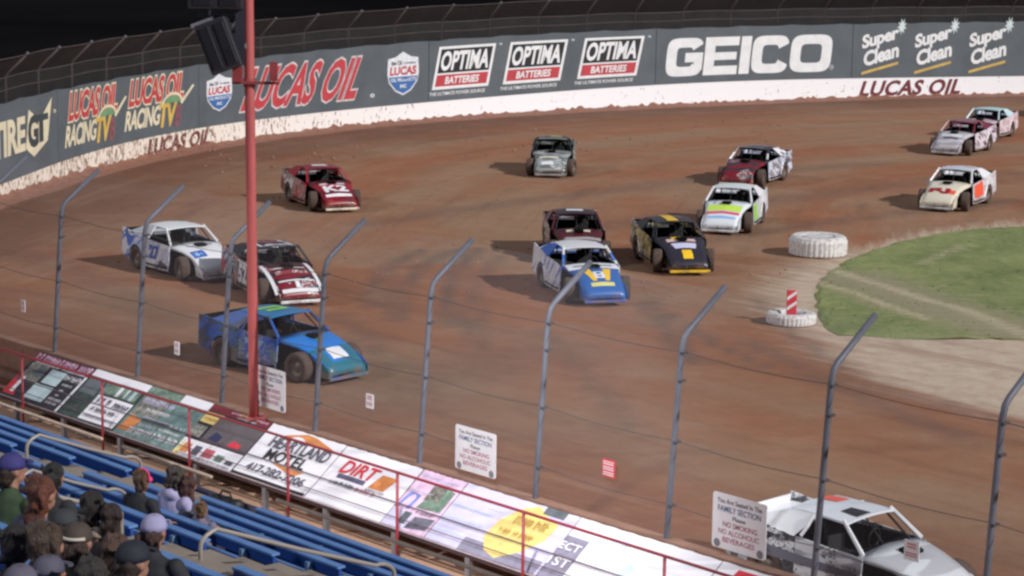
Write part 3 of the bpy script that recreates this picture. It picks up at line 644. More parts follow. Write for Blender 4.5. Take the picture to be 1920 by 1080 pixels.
sloped(3, 'sloping_banner', E_(3), vblk, [('r', 0, .88, 1, 1.0, vmar), ('r', .0, .66, .3, .86, vyel), ('r', 0, .0, 1, .32, vw), ('r', .24, .34, 1, .84, mat('asphalt_photo', hexc(92, 84, 88), .6, 0, .2, 2)), ('p', [(0, .0), (.1, .0), (.04, .3)], vyel), ('p', [(.32, .40), (.5, .38), (.52, .5), (.38, .56)], navy), ('p', [(.66, .38), (.84, .36), (.86, .46), (.72, .5)], vred),
    ('r', .08, .06, .2, .24, vora), ('r', .26, .06, .38, .24, di), ('r', .44, .08, .6, .24, rl), ('r', .66, .08, .78, .2, vgreen), ('q', .36, .52, .93, .97, vpink), ('q', .5, .8, .93, .98, vyel), ('q', .8, .97, .93, .97, vpink), ('q', .5, .8, .88, .91, vw), ('q', .05, .26, .70, .76, vora), ('q', .05, .95, .01, .05, di), ('r', .0, .36, .2, .6, vphoto), ('r', .84, .08, .95, .16, di)], 'sloping banner with a dark track photo, two little cars and sponsor boxes')
sloped(4, 'sloping_banner', E_(4), vw, [('p', [(.25, .86), (.5, .98), (.62, .97), (.9, .86), (.9, .82), (.25, .82)], vora), ('p', [(.35, .36), (.7, .24), (.8, .36)], vora), ('r', 0, .0, 1, .05, blk),
    ('t', 'HEARTLAND', .16, .94, .60, .82, di, 0), ('t', 'MOTEL', .22, .76, .38, .58, blk, 0), ('t', '417-282-7206', .12, .9, .12, .27, di, 0)], 'white sloping motel banner with black lettering and orange arches')
sloped(5, 'sloping_banner', E_(5), vw, [('r', .16, .46, .52, .54, mat('grey_print', hexc(90, 85, 110), .6, 0, .4, 9)), ('p', [(.58, .46), (.78, .46), (.84, .72), (.64, .72)], vora),
    ('t', 'DIRT', .14, .6, .55, .78, vred, .1), ('q', .14, .44, .33, .41, di), ('q', .48, .74, .33, .41, rl), ('q', .58, .82, .40, .44, di)], 'bright white sloping banner with red letters and an orange block')
sloped(6, 'sloping_banner', E_(6), vpink, [('p', [(.0, .32), (.32, .34), (.36, .6), (.1, .62)], mat('soft_blue_print', hexc(125, 140, 205), .6, 0, .3, 4)), ('p', [(.42, .4), (.95, .42), (.95, .78), (.6, .84)], vgreen), ('r', .0, .0, .5, .3, vlil), ('p', [(.5, .05), (.95, .1), (.98, .3), (.55, .26)], mat('dim_print', hexc(110, 110, 125), .6, 0, .6, 8)), ('r', .45, .55, .75, .85, vphoto), ('r', .3, .1, .45, .3, vgr), ('q', .1, .9, .86, .93, vlil), ('q', .05, .5, .62, .66, vlil), ('q', .5, .9, .3, .36, di)], 'pink and green sloping banner with blurred pictures')
sloped(7, 'sloping_banner', E_(7), vlil, [('r', .3, .0, .98, .22, mat('dusk_vinyl', hexc(140, 135, 155), .6)), ('p', [(.42, .32), (.5, .12), (.62, .05), (.78, .26), (.88, .5), (.9, .78), (.78, .86), (.66, .98), (.54, .86), (.44, .6)], vyel), ('r', .72, .88, .9, 1, vgr), ('r', .3, .72, .42, .74, vlil),
    ('q', .56, .84, .62, .76, mat('ochre_ink', hexc(190, 150, 70), .6)), ('q', .5, .8, .42, .52, mat('ochre_ink', hexc(190, 150, 70), .6)), ('q', .02, .36, .8, .84, vfaint), ('q', .02, .36, .6, .64, vfaint), ('q', .02, .36, .4, .44, vfaint), ('r', .02, .2, .3, .22, vfaint)], 'white sloping banner with a large yellow torn shape on grey')
sloped(8, 'sloping_banner', E_(8), vw, [('r', .0, .0, .16, .7, mat('dusk_vinyl', hexc(140, 135, 155), .6)), ('p', [(.46, .34), (.52, .28), (.56, .5), (.5, .6)], vfaint), ('p', [(.62, .1), (.7, .16), (.76, .5), (.68, .4)], vfaint), ('p', [(.3, .76), (.42, .8), (.4, .9), (.3, .86)], vfaint),
    ('t', 'ECT', .0, .15, .48, .6, vw, 0), ('t', '1ST', .0, .15, .22, .36, vw, 0)], 'overlit white sloping banner with faint blue marks')
sloped(9, 'sloping_banner', E_(9), vw, [('p', [(.05, .1), (.3, .1), (.36, .95), (.12, .95)], vred), ('p', [(.4, .1), (.9, .1), (.9, .9), (.46, .9)], vblk)], 'white red and black sloping banner at the lower edge of the picture')
fr = empty('banner_frame', FQ(-38, 27, 0), 0, 'low grey frame carrying the sloping banners', 'frame'); iv = Matrix.Translation(-Vector(fr.location))
def frb(mb, n, m, smooth=False): b = mb.build(n, m, fr, smooth); b.matrix_parent_inverse = iv
mb = MB(); mb.tube([FQ(a, 26.93, .08) for a in (-49.1, -40, -30, -20)], .035, 8); frb(mb, 'lower_rail', mat('dark_rail', hexc(60, 45, 50), .5, .2), True)
mb = MB(); mb.tube([FQ(a, 26.90, .15) for a in (-49.1, -40, -30, -20)], .014, 6); frb(mb, 'edge_trim', mat('light_trim', hexc(190, 170, 175), .5, .2), True)
for a in [-50.4, -48.1, -45.9, -43.45, -40.4, -37.85, -35.75, -33.55, -31.35, -29.1, -26.9, -24.7]:
    mb = MB(); mb.box((a-.06, 26.88, -1.0), (a+.06, 26.98, .07), lambda a_, q, z: FQ(a_, q, z)); frb(mb, 'support_post', mat('grey_support', hexc(128, 128, 134), .6, .2))
redp = mat('red_rail_paint', hexc(138, 40, 54), .5, 0, .15, 2)
rr = empty('red_railing', FQ(-38, 26.8, 0), 0, 'red pipe railing standing in front of the sloping banners', 'railing'); iv2 = Matrix.Translation(-Vector(rr.location))
ra = [-51.2, -47.6, -44.02, -40.5, -36.9, -33.35, -29.72, -26.15, -22.6]
for a in ra:
    mb = MB(); mb.tube([FQ(a, 26.82, -1.0), FQ(a, 26.82, 1.32)], .03, 8); b = mb.build('rail_post', redp, rr, True); b.matrix_parent_inverse = iv2
for z, r_, mm in ((1.32, .028, redp), (.72, .012, mat('rail_cable', hexc(90, 70, 85), .5)), (.42, .010, mat('rail_cable', hexc(90, 70, 85), .5))):
    mb = MB(); mb.tube([FQ(-62, 26.82, z)]+[FQ(a, 26.82, z) for a in ra], r_, 6); b = mb.build('top_rail' if z > 1 else 'mid_cable', mm, rr, True); b.matrix_parent_inverse = iv2
for a in (-38.9, -36.7):
    pass

# ------------------------------------------------------------------ red light pole with loudspeakers
PB = FQ(-39.9, 28.17, 1.0); PX = Vector((PB.x, PB.y, 0))
def camx(d): return PX + Vector((d, 0, 0))
pole = empty('light_pole', PB, 0, 'tall red painted steel pole rising in front of the near fence', 'pole'); ip = Matrix.Translation(-PB)
pm = mat('red_pole_paint', hexc(176, 88, 88), .5, 0, .14, .7, .08, hexc(130, 60, 60), 2)
def plb(mb, n, m, smooth=False): b = mb.build(n, m, pole, smooth); b.matrix_parent_inverse = ip
zs = [1.0, 2, 5, 8, 12, 16]; mb = MB(); mb.tube([(PX.x-.06-(z-1)*.009, PX.y, z) for z in zs], [.105, .108, .108, .108, .105, .105], 20); plb(mb, 'shaft', pm, True)
mb = MB(); mb.box((PX.x-.2, PX.y-.2, .99), (PX.x+.2, PX.y+.2, 1.04)); plb(mb, 'base_plate', pm)
mb = MB(); mb.box((PX.x-.48, PX.y-.17, 8.25), (PX.x+.52, PX.y-.13, 8.31)); plb(mb, 'cross_bar', mat('rusty_bar', hexc(130, 60, 62), .6))
mb = MB(); mb.lathe([(.13, 8.18), (.13, 8.36), (.108, 8.36)], 20, 'z', (PX.x-.125, PX.y, 0)); plb(mb, 'collar', mat('collar', hexc(150, 60, 60), .6), True)
mb = MB(); mb.box((PX.x+.32, PX.y-.25, 8.33), (PX.x+.48, PX.y-.05, 8.72)); plb(mb, 'junction_box', mat('brick_red_box', hexc(140, 55, 60), .6)); mb = MB(); mb.box((PX.x-.46, PX.y-.25, 8.3), (PX.x-.26, PX.y-.05, 8.62)); b = plb(mb, 'junction_box', mat('brick_red_box', hexc(140, 55, 60), .6))
bkm = mat('speaker_black', hexc(36, 36, 44), .5, 0, .3, 3); bk2 = mat('mast_dark', hexc(48, 48, 60), .5, .2, .2, 3); alu = mat('bracket_alloy', hexc(150, 150, 160), .4, .5)
mst = empty('speaker_mast', (PX.x-.29, PX.y-.1, 8.4), 0, 'dark square mast strapped beside the red pole', 'mast'); im = Matrix.Translation(-Vector(mst.location))
mb = MB(); mb.box((PX.x-.40, PX.y-.18, 8.65), (PX.x-.21, PX.y, 15)); b = mb.build('mast_tube', bk2, mst); b.matrix_parent_inverse = im
mb = MB(); mb.box((PX.x-.21, PX.y-.1, 9.0), (PX.x-.1, PX.y-.04, 9.1)); mb.box((PX.x-.21, PX.y-.1, 11.0), (PX.x-.1, PX.y-.04, 11.1)); b = mb.build('strap', alu, mst); b.matrix_parent_inverse = im
def speaker(c, w, h, dpt, tilt, label):
    o0 = empty('loudspeaker', c, 0, label, 'loudspeaker', 'loudspeakers on the mast')
    rot = Matrix.Rotation(tilt, 3, 'Y'); q = lambda x, y, z: tuple(rot @ Vector((x, y, z)))
    mb = MB(); mb.box((-w/2, -dpt/2, -h/2), (w/2, dpt/2, h/2), q); mb.build('cabinet', bkm, o0, False, .03)
    for sx_ in (-1, 1):
        mb = MB(); mb.box((sx_*w*.24-w*.17, -dpt/2-.03, -h*.42), (sx_*w*.24+w*.17, -dpt/2+.01, h*.42), q); mb.build('horn', mat('horn_black', hexc(24, 24, 30), .4), o0, False, .02)
    mb = MB(); mb.box((-w*.62, -.05, h/2-.02), (w*.1, .05, h/2+.06), q); mb.box((-w*.6, -.09, h/2-.14), (w*.1, -.05, h/2-.08), q); mb.build('mounting_bracket', alu, o0)
    mb = MB(); mb.box((w*.2, -.03, h*.12), (w*.9, .03, h*.18), q); mb.build('arm', bk2, o0)
    return o0
sd = 52.0
speaker((PX.x-.74, PX.y-.1, 9.06), .68, 1.10, .55, -.36, 'tilted black loudspeaker hanging left of the red pole')
speaker((PX.x-.80, PX.y-.1, 10.25), 1.15, .85, .5, 0, 'upper black loudspeaker cut off by the top of the picture')
mb = MB(); mb.box((PX.x-1.2, PX.y-.12, 9.66), (PX.x-.3, PX.y-.06, 9.70)); b = mb.build('hanger_bar', bk2, mst); b.matrix_parent_inverse = im
mb = MB(); mb.tube([(PX.x-.95, PX.y-.1, 9.55), (PX.x-.9, PX.y-.1, 9.68)], .03, 6); mb.tube([(PX.x-.95, PX.y-.1, 9.68), (PX.x-.95, PX.y-.1, 9.9)], .03, 6); b = mb.build('hanger_rod', alu, mst); b.matrix_parent_inverse = im

# ------------------------------------------------------------------ painted marker tyres
def tyre_marker(px, rad, hgt, label, n=36, fill=.35):
    p = G(*px); o0 = empty('painted_tyre', (p.x, p.y, 0), .3, label, 'tyre')
    wm = mat('painted_rubber', (.76, .75, .74), .6, 0, .2, 7, .42, hexc(128, 108, 96), 7)
    prof = [(rad*.55, hgt*.12), (rad*.62, 0), (rad*.9, .0), (rad*.985, hgt*.1), (rad, hgt*.3), (rad, hgt*.75), (rad*.96, hgt*.93), (rad*.88, hgt), (rad*.62, hgt*.97), (rad*.55, hgt*.85), (rad*.52, hgt*.5), (rad*.55, hgt*.12)]
    mb = MB(); mb.lathe(prof, n*4, 'z', (0, 0, 0), lambda k, j, r: r*(1.022 if (k % 4 < 2) and j in (3, 2) else 1.0)*(1.018 if (k % 4 < 2) and j in (4, 5) else 1)); mb.build('tyre_casing', wm, o0)
    mb = MB(); mb.add([(rad*.53*math.cos(k*T/24), rad*.53*math.sin(k*T/24), hgt*fill) for k in range(24)], [tuple(range(24))]); mb.build('soil_fill' if fill < .8 else 'lid', mat('soil_fill', hexc(170, 158, 148), .9) if fill < .8 else wm, o0)
    return o0
tyre_marker((1533, 478), 1.0, .70, 'large white painted tractor tyre on the infield corner', 36, .96)
t1 = tyre_marker((1483, 606), .72, .34, 'small white painted tyre holding the red striped marker')
p = G(1483, 606); o0 = empty('striped_marker', (p.x, p.y, .3), 0, 'red marker panel with white diagonal stripes standing in the small white tyre', 'marker')
mb = MB(); mb.box((-.15, -.04, -.2), (.15, .04, .68)); mb.build('panel', mat('marker_red', hexc(214, 62, 78), .5), o0, False, .02)
mb = MB()
for z in (.08, .38): mb.add([(-.14, -.046, z), (-.14, -.046, z+.1), (.14, -.046, z+.3), (.14, -.046, z+.2)], [(0, 1, 2, 3)])
mb.build('stripe', white, o0)

# ------------------------------------------------------------------ race cars
def livery(name, c1, c2=None, c3=None, ang=.5, sc2=1.2, t2=.5, let=0.0, letc=None, mud=.25, gloss=.35, seed=0.0):
    m, nt, bs = newmat(name); v = objco(nt)
    vv = nd(nt, 'ShaderNodeVectorMath', operation='ADD'); nt.links.new(v, vv.inputs[0]); vv.inputs[1].default_value = (seed*3.1, seed*1.7, seed*2.3); v2 = vv.outputs[0]
    col = c1
    if c2:
        rot = nd(nt, 'ShaderNodeVectorRotate', rotation_type='Y_AXIS'); nt.links.new(v2, rot.inputs['Vector']); rot.inputs['Angle'].default_value = ang
        n1 = noise(nt, sc(nt, rot.outputs[0], (.7, .6, 3.4)), sc2, 1, .4); col = mix(nt, ramp(nt, n1, t2-.012, t2+.012), c1, c2)
    if c3:
        n2 = noise(nt, sc(nt, v2, (1.6, 1.2, 2.4)), 1.5, 2, .5); col = mix(nt, ramp(nt, n2, .56, .575), col, c3)
    if let > 0:
        n3 = noise(nt, sc(nt, v2, (14, 14, 34)), 1.0, 2, .6); n4 = noise(nt, v2, 1.6, 1); 
        msk = mth(nt, 'MULTIPLY', ramp(nt, n3, .53, .58), ramp(nt, n4, .60-let*.25, .62-let*.25)); col = mix(nt, msk, col, letc or (.7, .7, .7))
    sz = nd(nt, 'ShaderNodeSeparateXYZ'); nt.links.new(v, sz.inputs[0])
    n5 = noise(nt, v, 5, 6, .75); dm = mth(nt, 'ADD', mth(nt, 'MULTIPLY', ramp(nt, sz.outputs[2], .75, .15), .30), n5)
    col = mix(nt, mth(nt, 'MULTIPLY', ramp(nt, dm, .78-mud*.5, .95-mud*.3), .8), col, hexc(134, 104, 86))
    nt.links.new(col if not isinstance(col, tuple) else mix(nt, 0.0, col, col), bs.inputs['Base Color'])
    bs.inputs['Roughness'].default_value = gloss; bs.inputs['Coat Weight'].default_value = .15
    return m
tyrem = mat('muddy_tyre', hexc(84, 68, 60), .9, 0, .35, 6); rimm = mat('wheel_rim', hexc(110, 96, 88), .5, .2, .3, 6); blackm = mat('cockpit_black', (.005, .005, .006), .7, 0, .3, 3)
blackm.node_tree.nodes['Principled BSDF'].inputs['Specular IOR Level'].default_value = .05
frame_m = mat('chassis_dark', (.012, .012, .013), .6, .2, .3, 4); seatm = mat('seat_dark', (.012, .012, .014), .8)
def wheel_meshes():
    w = .15
    prof = [(.215, -w*.8), (.25, -w*.95), (.33, -w), (.365, -w*.8), (.372, -w*.4), (.372, w*.4), (.365, w*.8), (.33, w), (.25, w*.95), (.215, w*.8)]
    a = MB(); a.lathe(prof, 32, 'y', (0, 0, 0), lambda k, j, r: r*(1.0+(.012 if (k % 2) and 2 < j < 7 else 0))); ta = a.mesh('tyre', True); ta.materials.append(tyrem)
    b = MB(); b.lathe([(.0, .07), (.06, .085), (.09, .05), (.14, .03), (.2, .07), (.222, .11), (.222, -.11), (.2, -.07), (.14, -.05), (.0, -.05)], 24, 'y', (0, 0, 0), None)
    tb = b.mesh('rim', True); tb.materials.append(rimm); return ta, tb
TYRE, RIM = wheel_meshes()
def race_car(nose_px, heading, label, P):
    """P: dict of paint materials and decals"""
    nz = G(*nose_px); h = R(heading); dv = Vector((math.cos(h), math.sin(h), 0)); c = Vector((nz.x, nz.y, 0)) - dv*2.36
    car = empty('race_car', (c.x, c.y, .01), h, label, 'race car', 'dirt track race cars')
    side, hood, roof, deck = P['side'], P['hood'], P['roof'], P.get('deck', P['side']); nose = P.get('nose', hood); door = P.get('door', side); pill = P.get('pillar', side)
    W2 = .95
    for sgn in (1, -1):
        f0 = lambda x, z: (x, sgn*(W2 - max(0, z-.55)*.10), z); f1 = lambda x, z: (x, sgn*(W2-.03 - max(0, z-.55)*.10), z)
        arch = [(-1.22+.40*math.cos(t), .34+.36*math.sin(t)) for t in [math.pi*(-.12)+math.pi*1.24*k/10 for k in range(11)]]
        mb = MB(); mb.prism([(-2.08, .40), (-2.10, 1.10), (-1.9, 1.08), (-1.2, .99), (-.60, .93), (-.60, .16)] + [p for p in arch if p[1] > .16] + [(-1.75, .3)], f0, f1)
        sd_ = P.get('side_r', side) if sgn < 0 else side; mb.build('quarter_panel', sd_, car)
        mb = MB(); mb.prism([(-.588, .16), (-.588, .93), (.10, .885), (.62, .86), (.84, .83), (.80, .16)], f0, f1); mb.build('door', P.get('door_r', door) if sgn < 0 else door, car)
        # sail panel behind the window
        mb = MB(); pts = [(-.30, 1.27), (-.93, 1.27), (-1.75, 1.0), (-.62, .93), (-.50, 1.05)]
        yy = lambda z: .92-(z-.93)*.72
        mb.prism(pts, lambda x, z: (x, sgn*yy(z), z), lambda x, z: (x, sgn*(yy(z)-.025), z)); mb.build('sail_panel', pill, car)
        mb = MB(); mb.tube([(.24, sgn*.665, 1.285), (.80, sgn*.84, .87)], [.034, .04], 6); mb.build('windscreen_pillar', pill, car)
        mb = MB(); mb.tube([(-.38, sgn*.70, 1.26), (-.42, sgn*.80, 1.1), (-.5, sgn*.88, .95)], .03, 6); mb.build('door_pillar', pill, car)
        mb = MB(); mb.tube([(-.5, sgn*1.0, .26), (.6, sgn*1.02, .26), (.72, sgn*.94, .26)], .025, 6); mb.tube([(-.5, sgn*1.0, .26), (-.6, sgn*.94, .26)], .025, 6); mb.build('side_bar', P.get('bar', frame_m), car, True)
    # roof, slightly crowned
    mb = MB(); nx, ny = 8, 8; top = []
    for i in range(nx+1):
        x = -.95+1.28*i/nx; hw = .60+.085*(i/nx)
        for j in range(ny+1):
            t = -1+2*j/ny; z = 1.315-.035*t*t-.03*(max(0, abs(i/nx-.45)-.2))*2
            top.append((x, hw*t, z))
    k = len(top); mb.add(top+[(a_, b_, c_-.03) for a_, b_, c_ in top], [(i*(ny+1)+j, i*(ny+1)+j+1, (i+1)*(ny+1)+j+1, (i+1)*(ny+1)+j) for i in range(nx) for j in range(ny)]+[(k+i*(ny+1)+j, k+(i+1)*(ny+1)+j, k+(i+1)*(ny+1)+j+1, k+i*(ny+1)+j+1) for i in range(nx) for j in range(ny)]
        + [(i, i+1, k+i+1, k+i) for i in range(ny)] + [(nx*(ny+1)+i, k+nx*(ny+1)+i, k+nx*(ny+1)+i+1, nx*(ny+1)+i+1) for i in range(ny)] + [(i*(ny+1), k+i*(ny+1), k+(i+1)*(ny+1), (i+1)*(ny+1)) for i in range(nx)] + [(i*(ny+1)+ny, (i+1)*(ny+1)+ny, k+(i+1)*(ny+1)+ny, k+i*(ny+1)+ny) for i in range(nx)])
    mb.build('roof', roof, car)
    def roofz(x, y):
        i = (x+.95)/1.28; t = y/(.60+.085*i); return 1.315-.035*t*t-.03*(max(0, abs(i-.45)-.2))*2
    # deck lid between the quarter panels
    mb = MB(); mb.box((-2.06, -.86, .93), (-.95, .86, .955)); mb.build('deck_lid', deck, car)
    mb = MB(); mb.box((-2.10, -.88, .42), (-2.07, .88, 1.06)); mb.build('tail_panel', P.get('tail', blackm), car)
    # rear slope from deck to roof (open back window): two braces
    # hood
    st_ = [(.70, .84, .885, .80), (1.0, .80, .86, .72), (1.35, .72, .80, .62), (1.7, .66, .70, .50), (2.0, .63, .57, .36), (2.22, .62, .44, .22), (2.34, .62, .34, .16), (2.37, .61, .20, .12)]
    mb = MB(); vs = []; nn = 9
    for x, hw, z, zl in st_:
        skirt = z-(.10 if x < 1.9 else (z-zl))
        row = [(x, -hw-.02, skirt)]
        for j in range(nn):
            t = -1+2*j/(nn-1); row.append((x, hw*t, z-.03*t**4+.028*math.exp(-(t*2.2)**2)*(1 if x < 2.1 else .3)))
        row.append((x, hw+.02, skirt)); vs += row
    mm_ = nn+2; mb.add(vs, [(i*mm_+j, i*mm_+j+1, (i+1)*mm_+j+1, (i+1)*mm_+j) for i in range(len(st_)-1) for j in range(mm_-1)])
    o = mb.build('hood', hood, car, True); sm_ = o.modifiers.new('thick', 'SOLIDIFY'); sm_.thickness = .012
    def hoodz(x, y=0):
        xs = [s[0] for s in st_]; z = np.interp(x, xs, [s[2] for s in st_]); hw = np.interp(x, xs, [s[1] for s in st_]); t = y/hw
        return float(z-.03*t**4+.028*math.exp(-(t*2.2)**2)*(1 if x < 2.1 else .3))
    mb = MB(); mb.box((2.36, -.66, .10), (2.44, .66, .17)); mb.build('front_bumper', P.get('bumper', nose), car, False, .01)
    for sgn in (1, -1):   # nose side blades
        mb = MB(); mb.prism([(1.98, .16), (1.94, .56), (2.22, .44), (2.40, .30), (2.40, .14)], lambda x, z: (x, sgn*.655, z), lambda x, z: (x, sgn*.675, z)); mb.build('nose_blade', nose, car)
    # air intake
    mb = MB(); mb.box((1.02, -.16, .86), (1.3, .16, .93)); mb.build('air_intake', P.get('scoop', blackm), car, False, .02)
    mb = MB(); mb.box((1.31, -.15, .865), (1.325, .15, .915)); mb.build('intake_grille', blackm, car)
    # cowl and cockpit
    mb = MB(); mb.box((.5, -.83, .80), (.705, .83, .86)); mb.build('cowl', P.get('cowl', blackm), car)
    mb = MB(); mb.box((-.95, -.90, .30), (.74, .90, .34)); mb.box((-1.0, -.86, .34), (-.96, .86, .93)); mb.box((.68, -.86, .34), (.72, .86, .80)); mb.box((-.95, -.895, .34), (.7, -.87, .84)); mb.box((-.95, .87, .34), (.7, .895, .84)); mb.build('cockpit_liner', blackm, car)
    mb = MB(); mb.box((-.62, .02, .36), (-.10, .50, .52)); mb.box((-.70, .02, .45), (-.58, .50, 1.08)); mb.build('driver_seat', seatm, car, False, .03)
    mb = MB(); mb.ell((-.48, .26, 1.06), (.13, .12, .14), 10, 8); mb.build('headrest', P.get('helmet', seatm), car, True)
    mb = MB()
    for sgn in (1, -1):
        mb.tube([(-.75, sgn*.62, .4), (-.72, sgn*.56, 1.22), (.2, sgn*.58, 1.23), (.66, sgn*.72, .84), (.66, sgn*.72, .4)], .022, 6)
    mb.tube([(-.72, -.56, 1.22), (-.72, .56, 1.22)], .022, 6); mb.tube([(.2, -.58, 1.23), (.2, .58, 1.23)], .022, 6); mb.tube([(-.75, -.6, .5), (-.72, .55, 1.2)], .02, 6); mb.tube([(.2, 0, 1.23), (.62, 0, .86)], .014, 6); mb.build('roll_cage', P.get('cage', frame_m), car, True)
    mb = MB(); mb.tube([(.22+.02*math.sin(k*T/14), .26+.16*math.cos(k*T/14), .86+.15*math.sin(k*T/14)) for k in range(15)], .014, 5); mb.build('steering_wheel', frame_m, car, True)
    # running gear
    mb = MB(); mb.box((-1.95, -.5, .16), (2.2, .5, .24)); mb.box((.85, -.3, .24), (1.7, .3, .66)); mb.build('chassis', frame_m, car)
    mb = MB()
    for x in (1.52, -1.22): mb.tube([(x, -.8, .36), (x, .8, .36)], .035, 6)
    for sgn in (1, -1): mb.tube([(1.2, sgn*.4, .3), (1.5, sgn*.72, .33), (1.75, sgn*.42, .3)], .022, 6); mb.tube([(1.5, sgn*.7, .4), (1.35, sgn*.4, .72)], .03, 6)
    mb.build('axle_assembly', mat('suspension_steel', hexc(120, 90, 75), .6, .3), car, True)
    steer = R(P.get('steer', -14))
    for (x, y) in ((1.52, .86), (1.52, -.86), (-1.22, .80), (-1.22, -.80)):
        w = bpy.data.objects.new('wheel', TYRE); COL.objects.link(w); w.parent = car; w.location = (x, y, .372); w.rotation_euler = (0, random.random()*3, steer if x > 0 else 0)
        rm = bpy.data.objects.new('rim', RIM); COL.objects.link(rm); rm.parent = w
        if y < 0: rm.scale = (1, -1, 1)
    # graphics
    for g in P.get('gfx', []):
        kind = g[0]
        if kind == 'roofp':
            _, (a_, b_, c_, d_), m_ = g; mb = MB(); gr = [[(a_[k]*(1-u)+b_[k]*u)*(1-v)+(d_[k]*(1-u)+c_[k]*u)*v for k in (0, 1)] for u in np.linspace(0, 1, 9) for v in np.linspace(0, 1, 9)]
            mb.add([(x, y, roofz(x, y)+.012) for x, y in gr], [(i*9+j, i*9+j+1, i*9+j+10, i*9+j+9) for i in range(8) for j in range(8)]); mb.build('roof_graphic', m_, car)
        elif kind == 'hoodp':
            _, x0, x1, y0, y1, m_ = g[:6]; tp = g[6] if len(g) > 6 else 0; sk = g[7] if len(g) > 7 else 0
            n_ = 8; vs = []
            for i in range(n_+1):
                x = x0+(x1-x0)*i/n_
                for j in range(5):
                    w_ = (1-tp*i/n_); y = (y0+y1)/2+(y1-y0)/2*(-1+2*j/4)*w_ + sk*i/n_; vs.append((x, y, hoodz(x, y)+.010))
            mb = MB(); mb.add(vs, [(i*5+j, i*5+j+1, (i+1)*5+j+1, (i+1)*5+j) for i in range(n_) for j in range(4)]); mb.build('hood_graphic', m_, car)
        elif kind == 'rooft':
            _, t_, x0, x1, y0, y1, m_ = g     # reads from the front of the car
            mb = MB(); lay(mb, t_, 0, 1, 0, 1, lambda u, v: (x1-(x1-x0)*v, y0+(y1-y0)*u, roofz(x1-(x1-x0)*v, y0+(y1-y0)*u)+.022), .05); mb.v = [(x0+(x1-x0)*(1-(v[0]-x0)/(x1-x0)) if False else v[0], v[1], v[2]) for v in mb.v]; mb.build('roof_number', m_, car)
        elif kind == 'hoodt':
            _, t_, x0, x1, y0, y1, m_ = g
            mb = MB(); lay(mb, t_, 0, 1, 0, 1, lambda u, v: (x1-(x1-x0)*v, y0+(y1-y0)*u, hoodz(x1-(x1-x0)*v, y0+(y1-y0)*u)+.016), .04); mb.build('hood_lettering', m_, car)
        elif kind == 'sidet':
            _, t_, sgn, x0, x1, z0, z1, m_ = g
            mb = MB(); f_ = lambda u, v: ((x1-(x1-x0)*u) if sgn > 0 else (x0+(x1-x0)*u), sgn*(W2+.005-max(0, z0+(z1-z0)*v-.55)*.10), z0+(z1-z0)*v)
            lay(mb, t_, 0, 1, 0, 1, f_, .05); mb.build('side_number', m_, car)
        elif kind == 'sidep':
            _, pts, sgn, m_ = g
            mb = MB(); mb.add([(x, sgn*(W2+.003-max(0, z-.55)*.10), z) for x, z in pts], [tuple(range(len(pts)))]); mb.build('side_graphic', m_, car)
        elif kind == 'deckp':
            _, x0, x1, y0, y1, m_ = g; mb = MB(); mb.add([(x0, y0, .962), (x1, y0, .962), (x1, y1, .962), (x0, y1, .962)], [(0, 1, 2, 3)]); mb.build('deck_graphic', m_, car)
    KZ = 1.13
    for ch in car.children:
        if ch.name.split('.')[0] != 'wheel': ch.data.transform(Matrix.Diagonal((1, 1, KZ, 1)))
    car.scale = (1.035,)*3
    return car
# note: the viewer sees the car's right-hand (-y) side when it heads right of the camera line
Wt = (.76, .77, .80); Bk = (.014, .014, .017); Rd = hexc(165, 22, 40); Mr = hexc(105, 18, 34); Bl = hexc(38, 92, 180); Lb = hexc(60, 110, 205); Lm = hexc(150, 225, 60); Yl = hexc(240, 195, 40); Gy = (.35, .35, .38); Te = hexc(40, 110, 130)
L = livery
wpaint = L('gloss_white', Wt, mud=.12); bpaint = L('gloss_black', Bk, mud=.15); ypaint = L('gloss_yellow', Yl, mud=.1); limep = L('lime_decal', Lm, mud=.05); redp_ = L('red_decal', Rd, mud=.08); bluep = L('blue_decal', Bl, mud=.05); creamp = L('cream_decal', hexc(225, 215, 195), mud=.1); greyp = L('grey_decal', Gy, mud=.1); pinkp = L('rose_decal', hexc(225, 80, 110), mud=.05); lbp = L('sky_decal', hexc(150, 190, 235), mud=.05); orangep = L('orange_decal', hexc(240, 95, 70), mud=.05); tealp = L('teal_decal', Te, mud=.15)

# 1 red, left of middle
race_car((640, 399), -66, 'red race car with white roof panel and white hood lettering, left of the turn', dict(
    side=L('red_side', hexc(120, 110, 108), (.62, .6, .6), Mr, .6, 1.6, .5, .5, (.75, .72, .72), .45), door=L('red_door', Rd, Mr, None, .5, 1.5, .5, .6), hood=L('red_hood', hexc(140, 20, 38), Mr, None, .3, 1.2, .5, .0), roof=L('red_roof', hexc(135, 18, 36), Mr, None, .3, .8, .55), pillar=L('red_pillar', Rd), bumper=creamp, nose=L('red_nose', Mr), tail=bpaint,
    gfx=[('roofp', [(-.55, -.25), (-.1, -.3), (-.02, .28), (-.5, .3)], wpaint), ('hoodp', 1.15, 1.28, -.5, .5, wpaint), ('hoodt', 'K2', 1.42, 1.85, -.45, .45, wpaint), ('hoodp', 1.98, 2.1, -.52, .5, wpaint), ('hoodp', 1.34, 1.4, -.55, .2, pinkp)]))
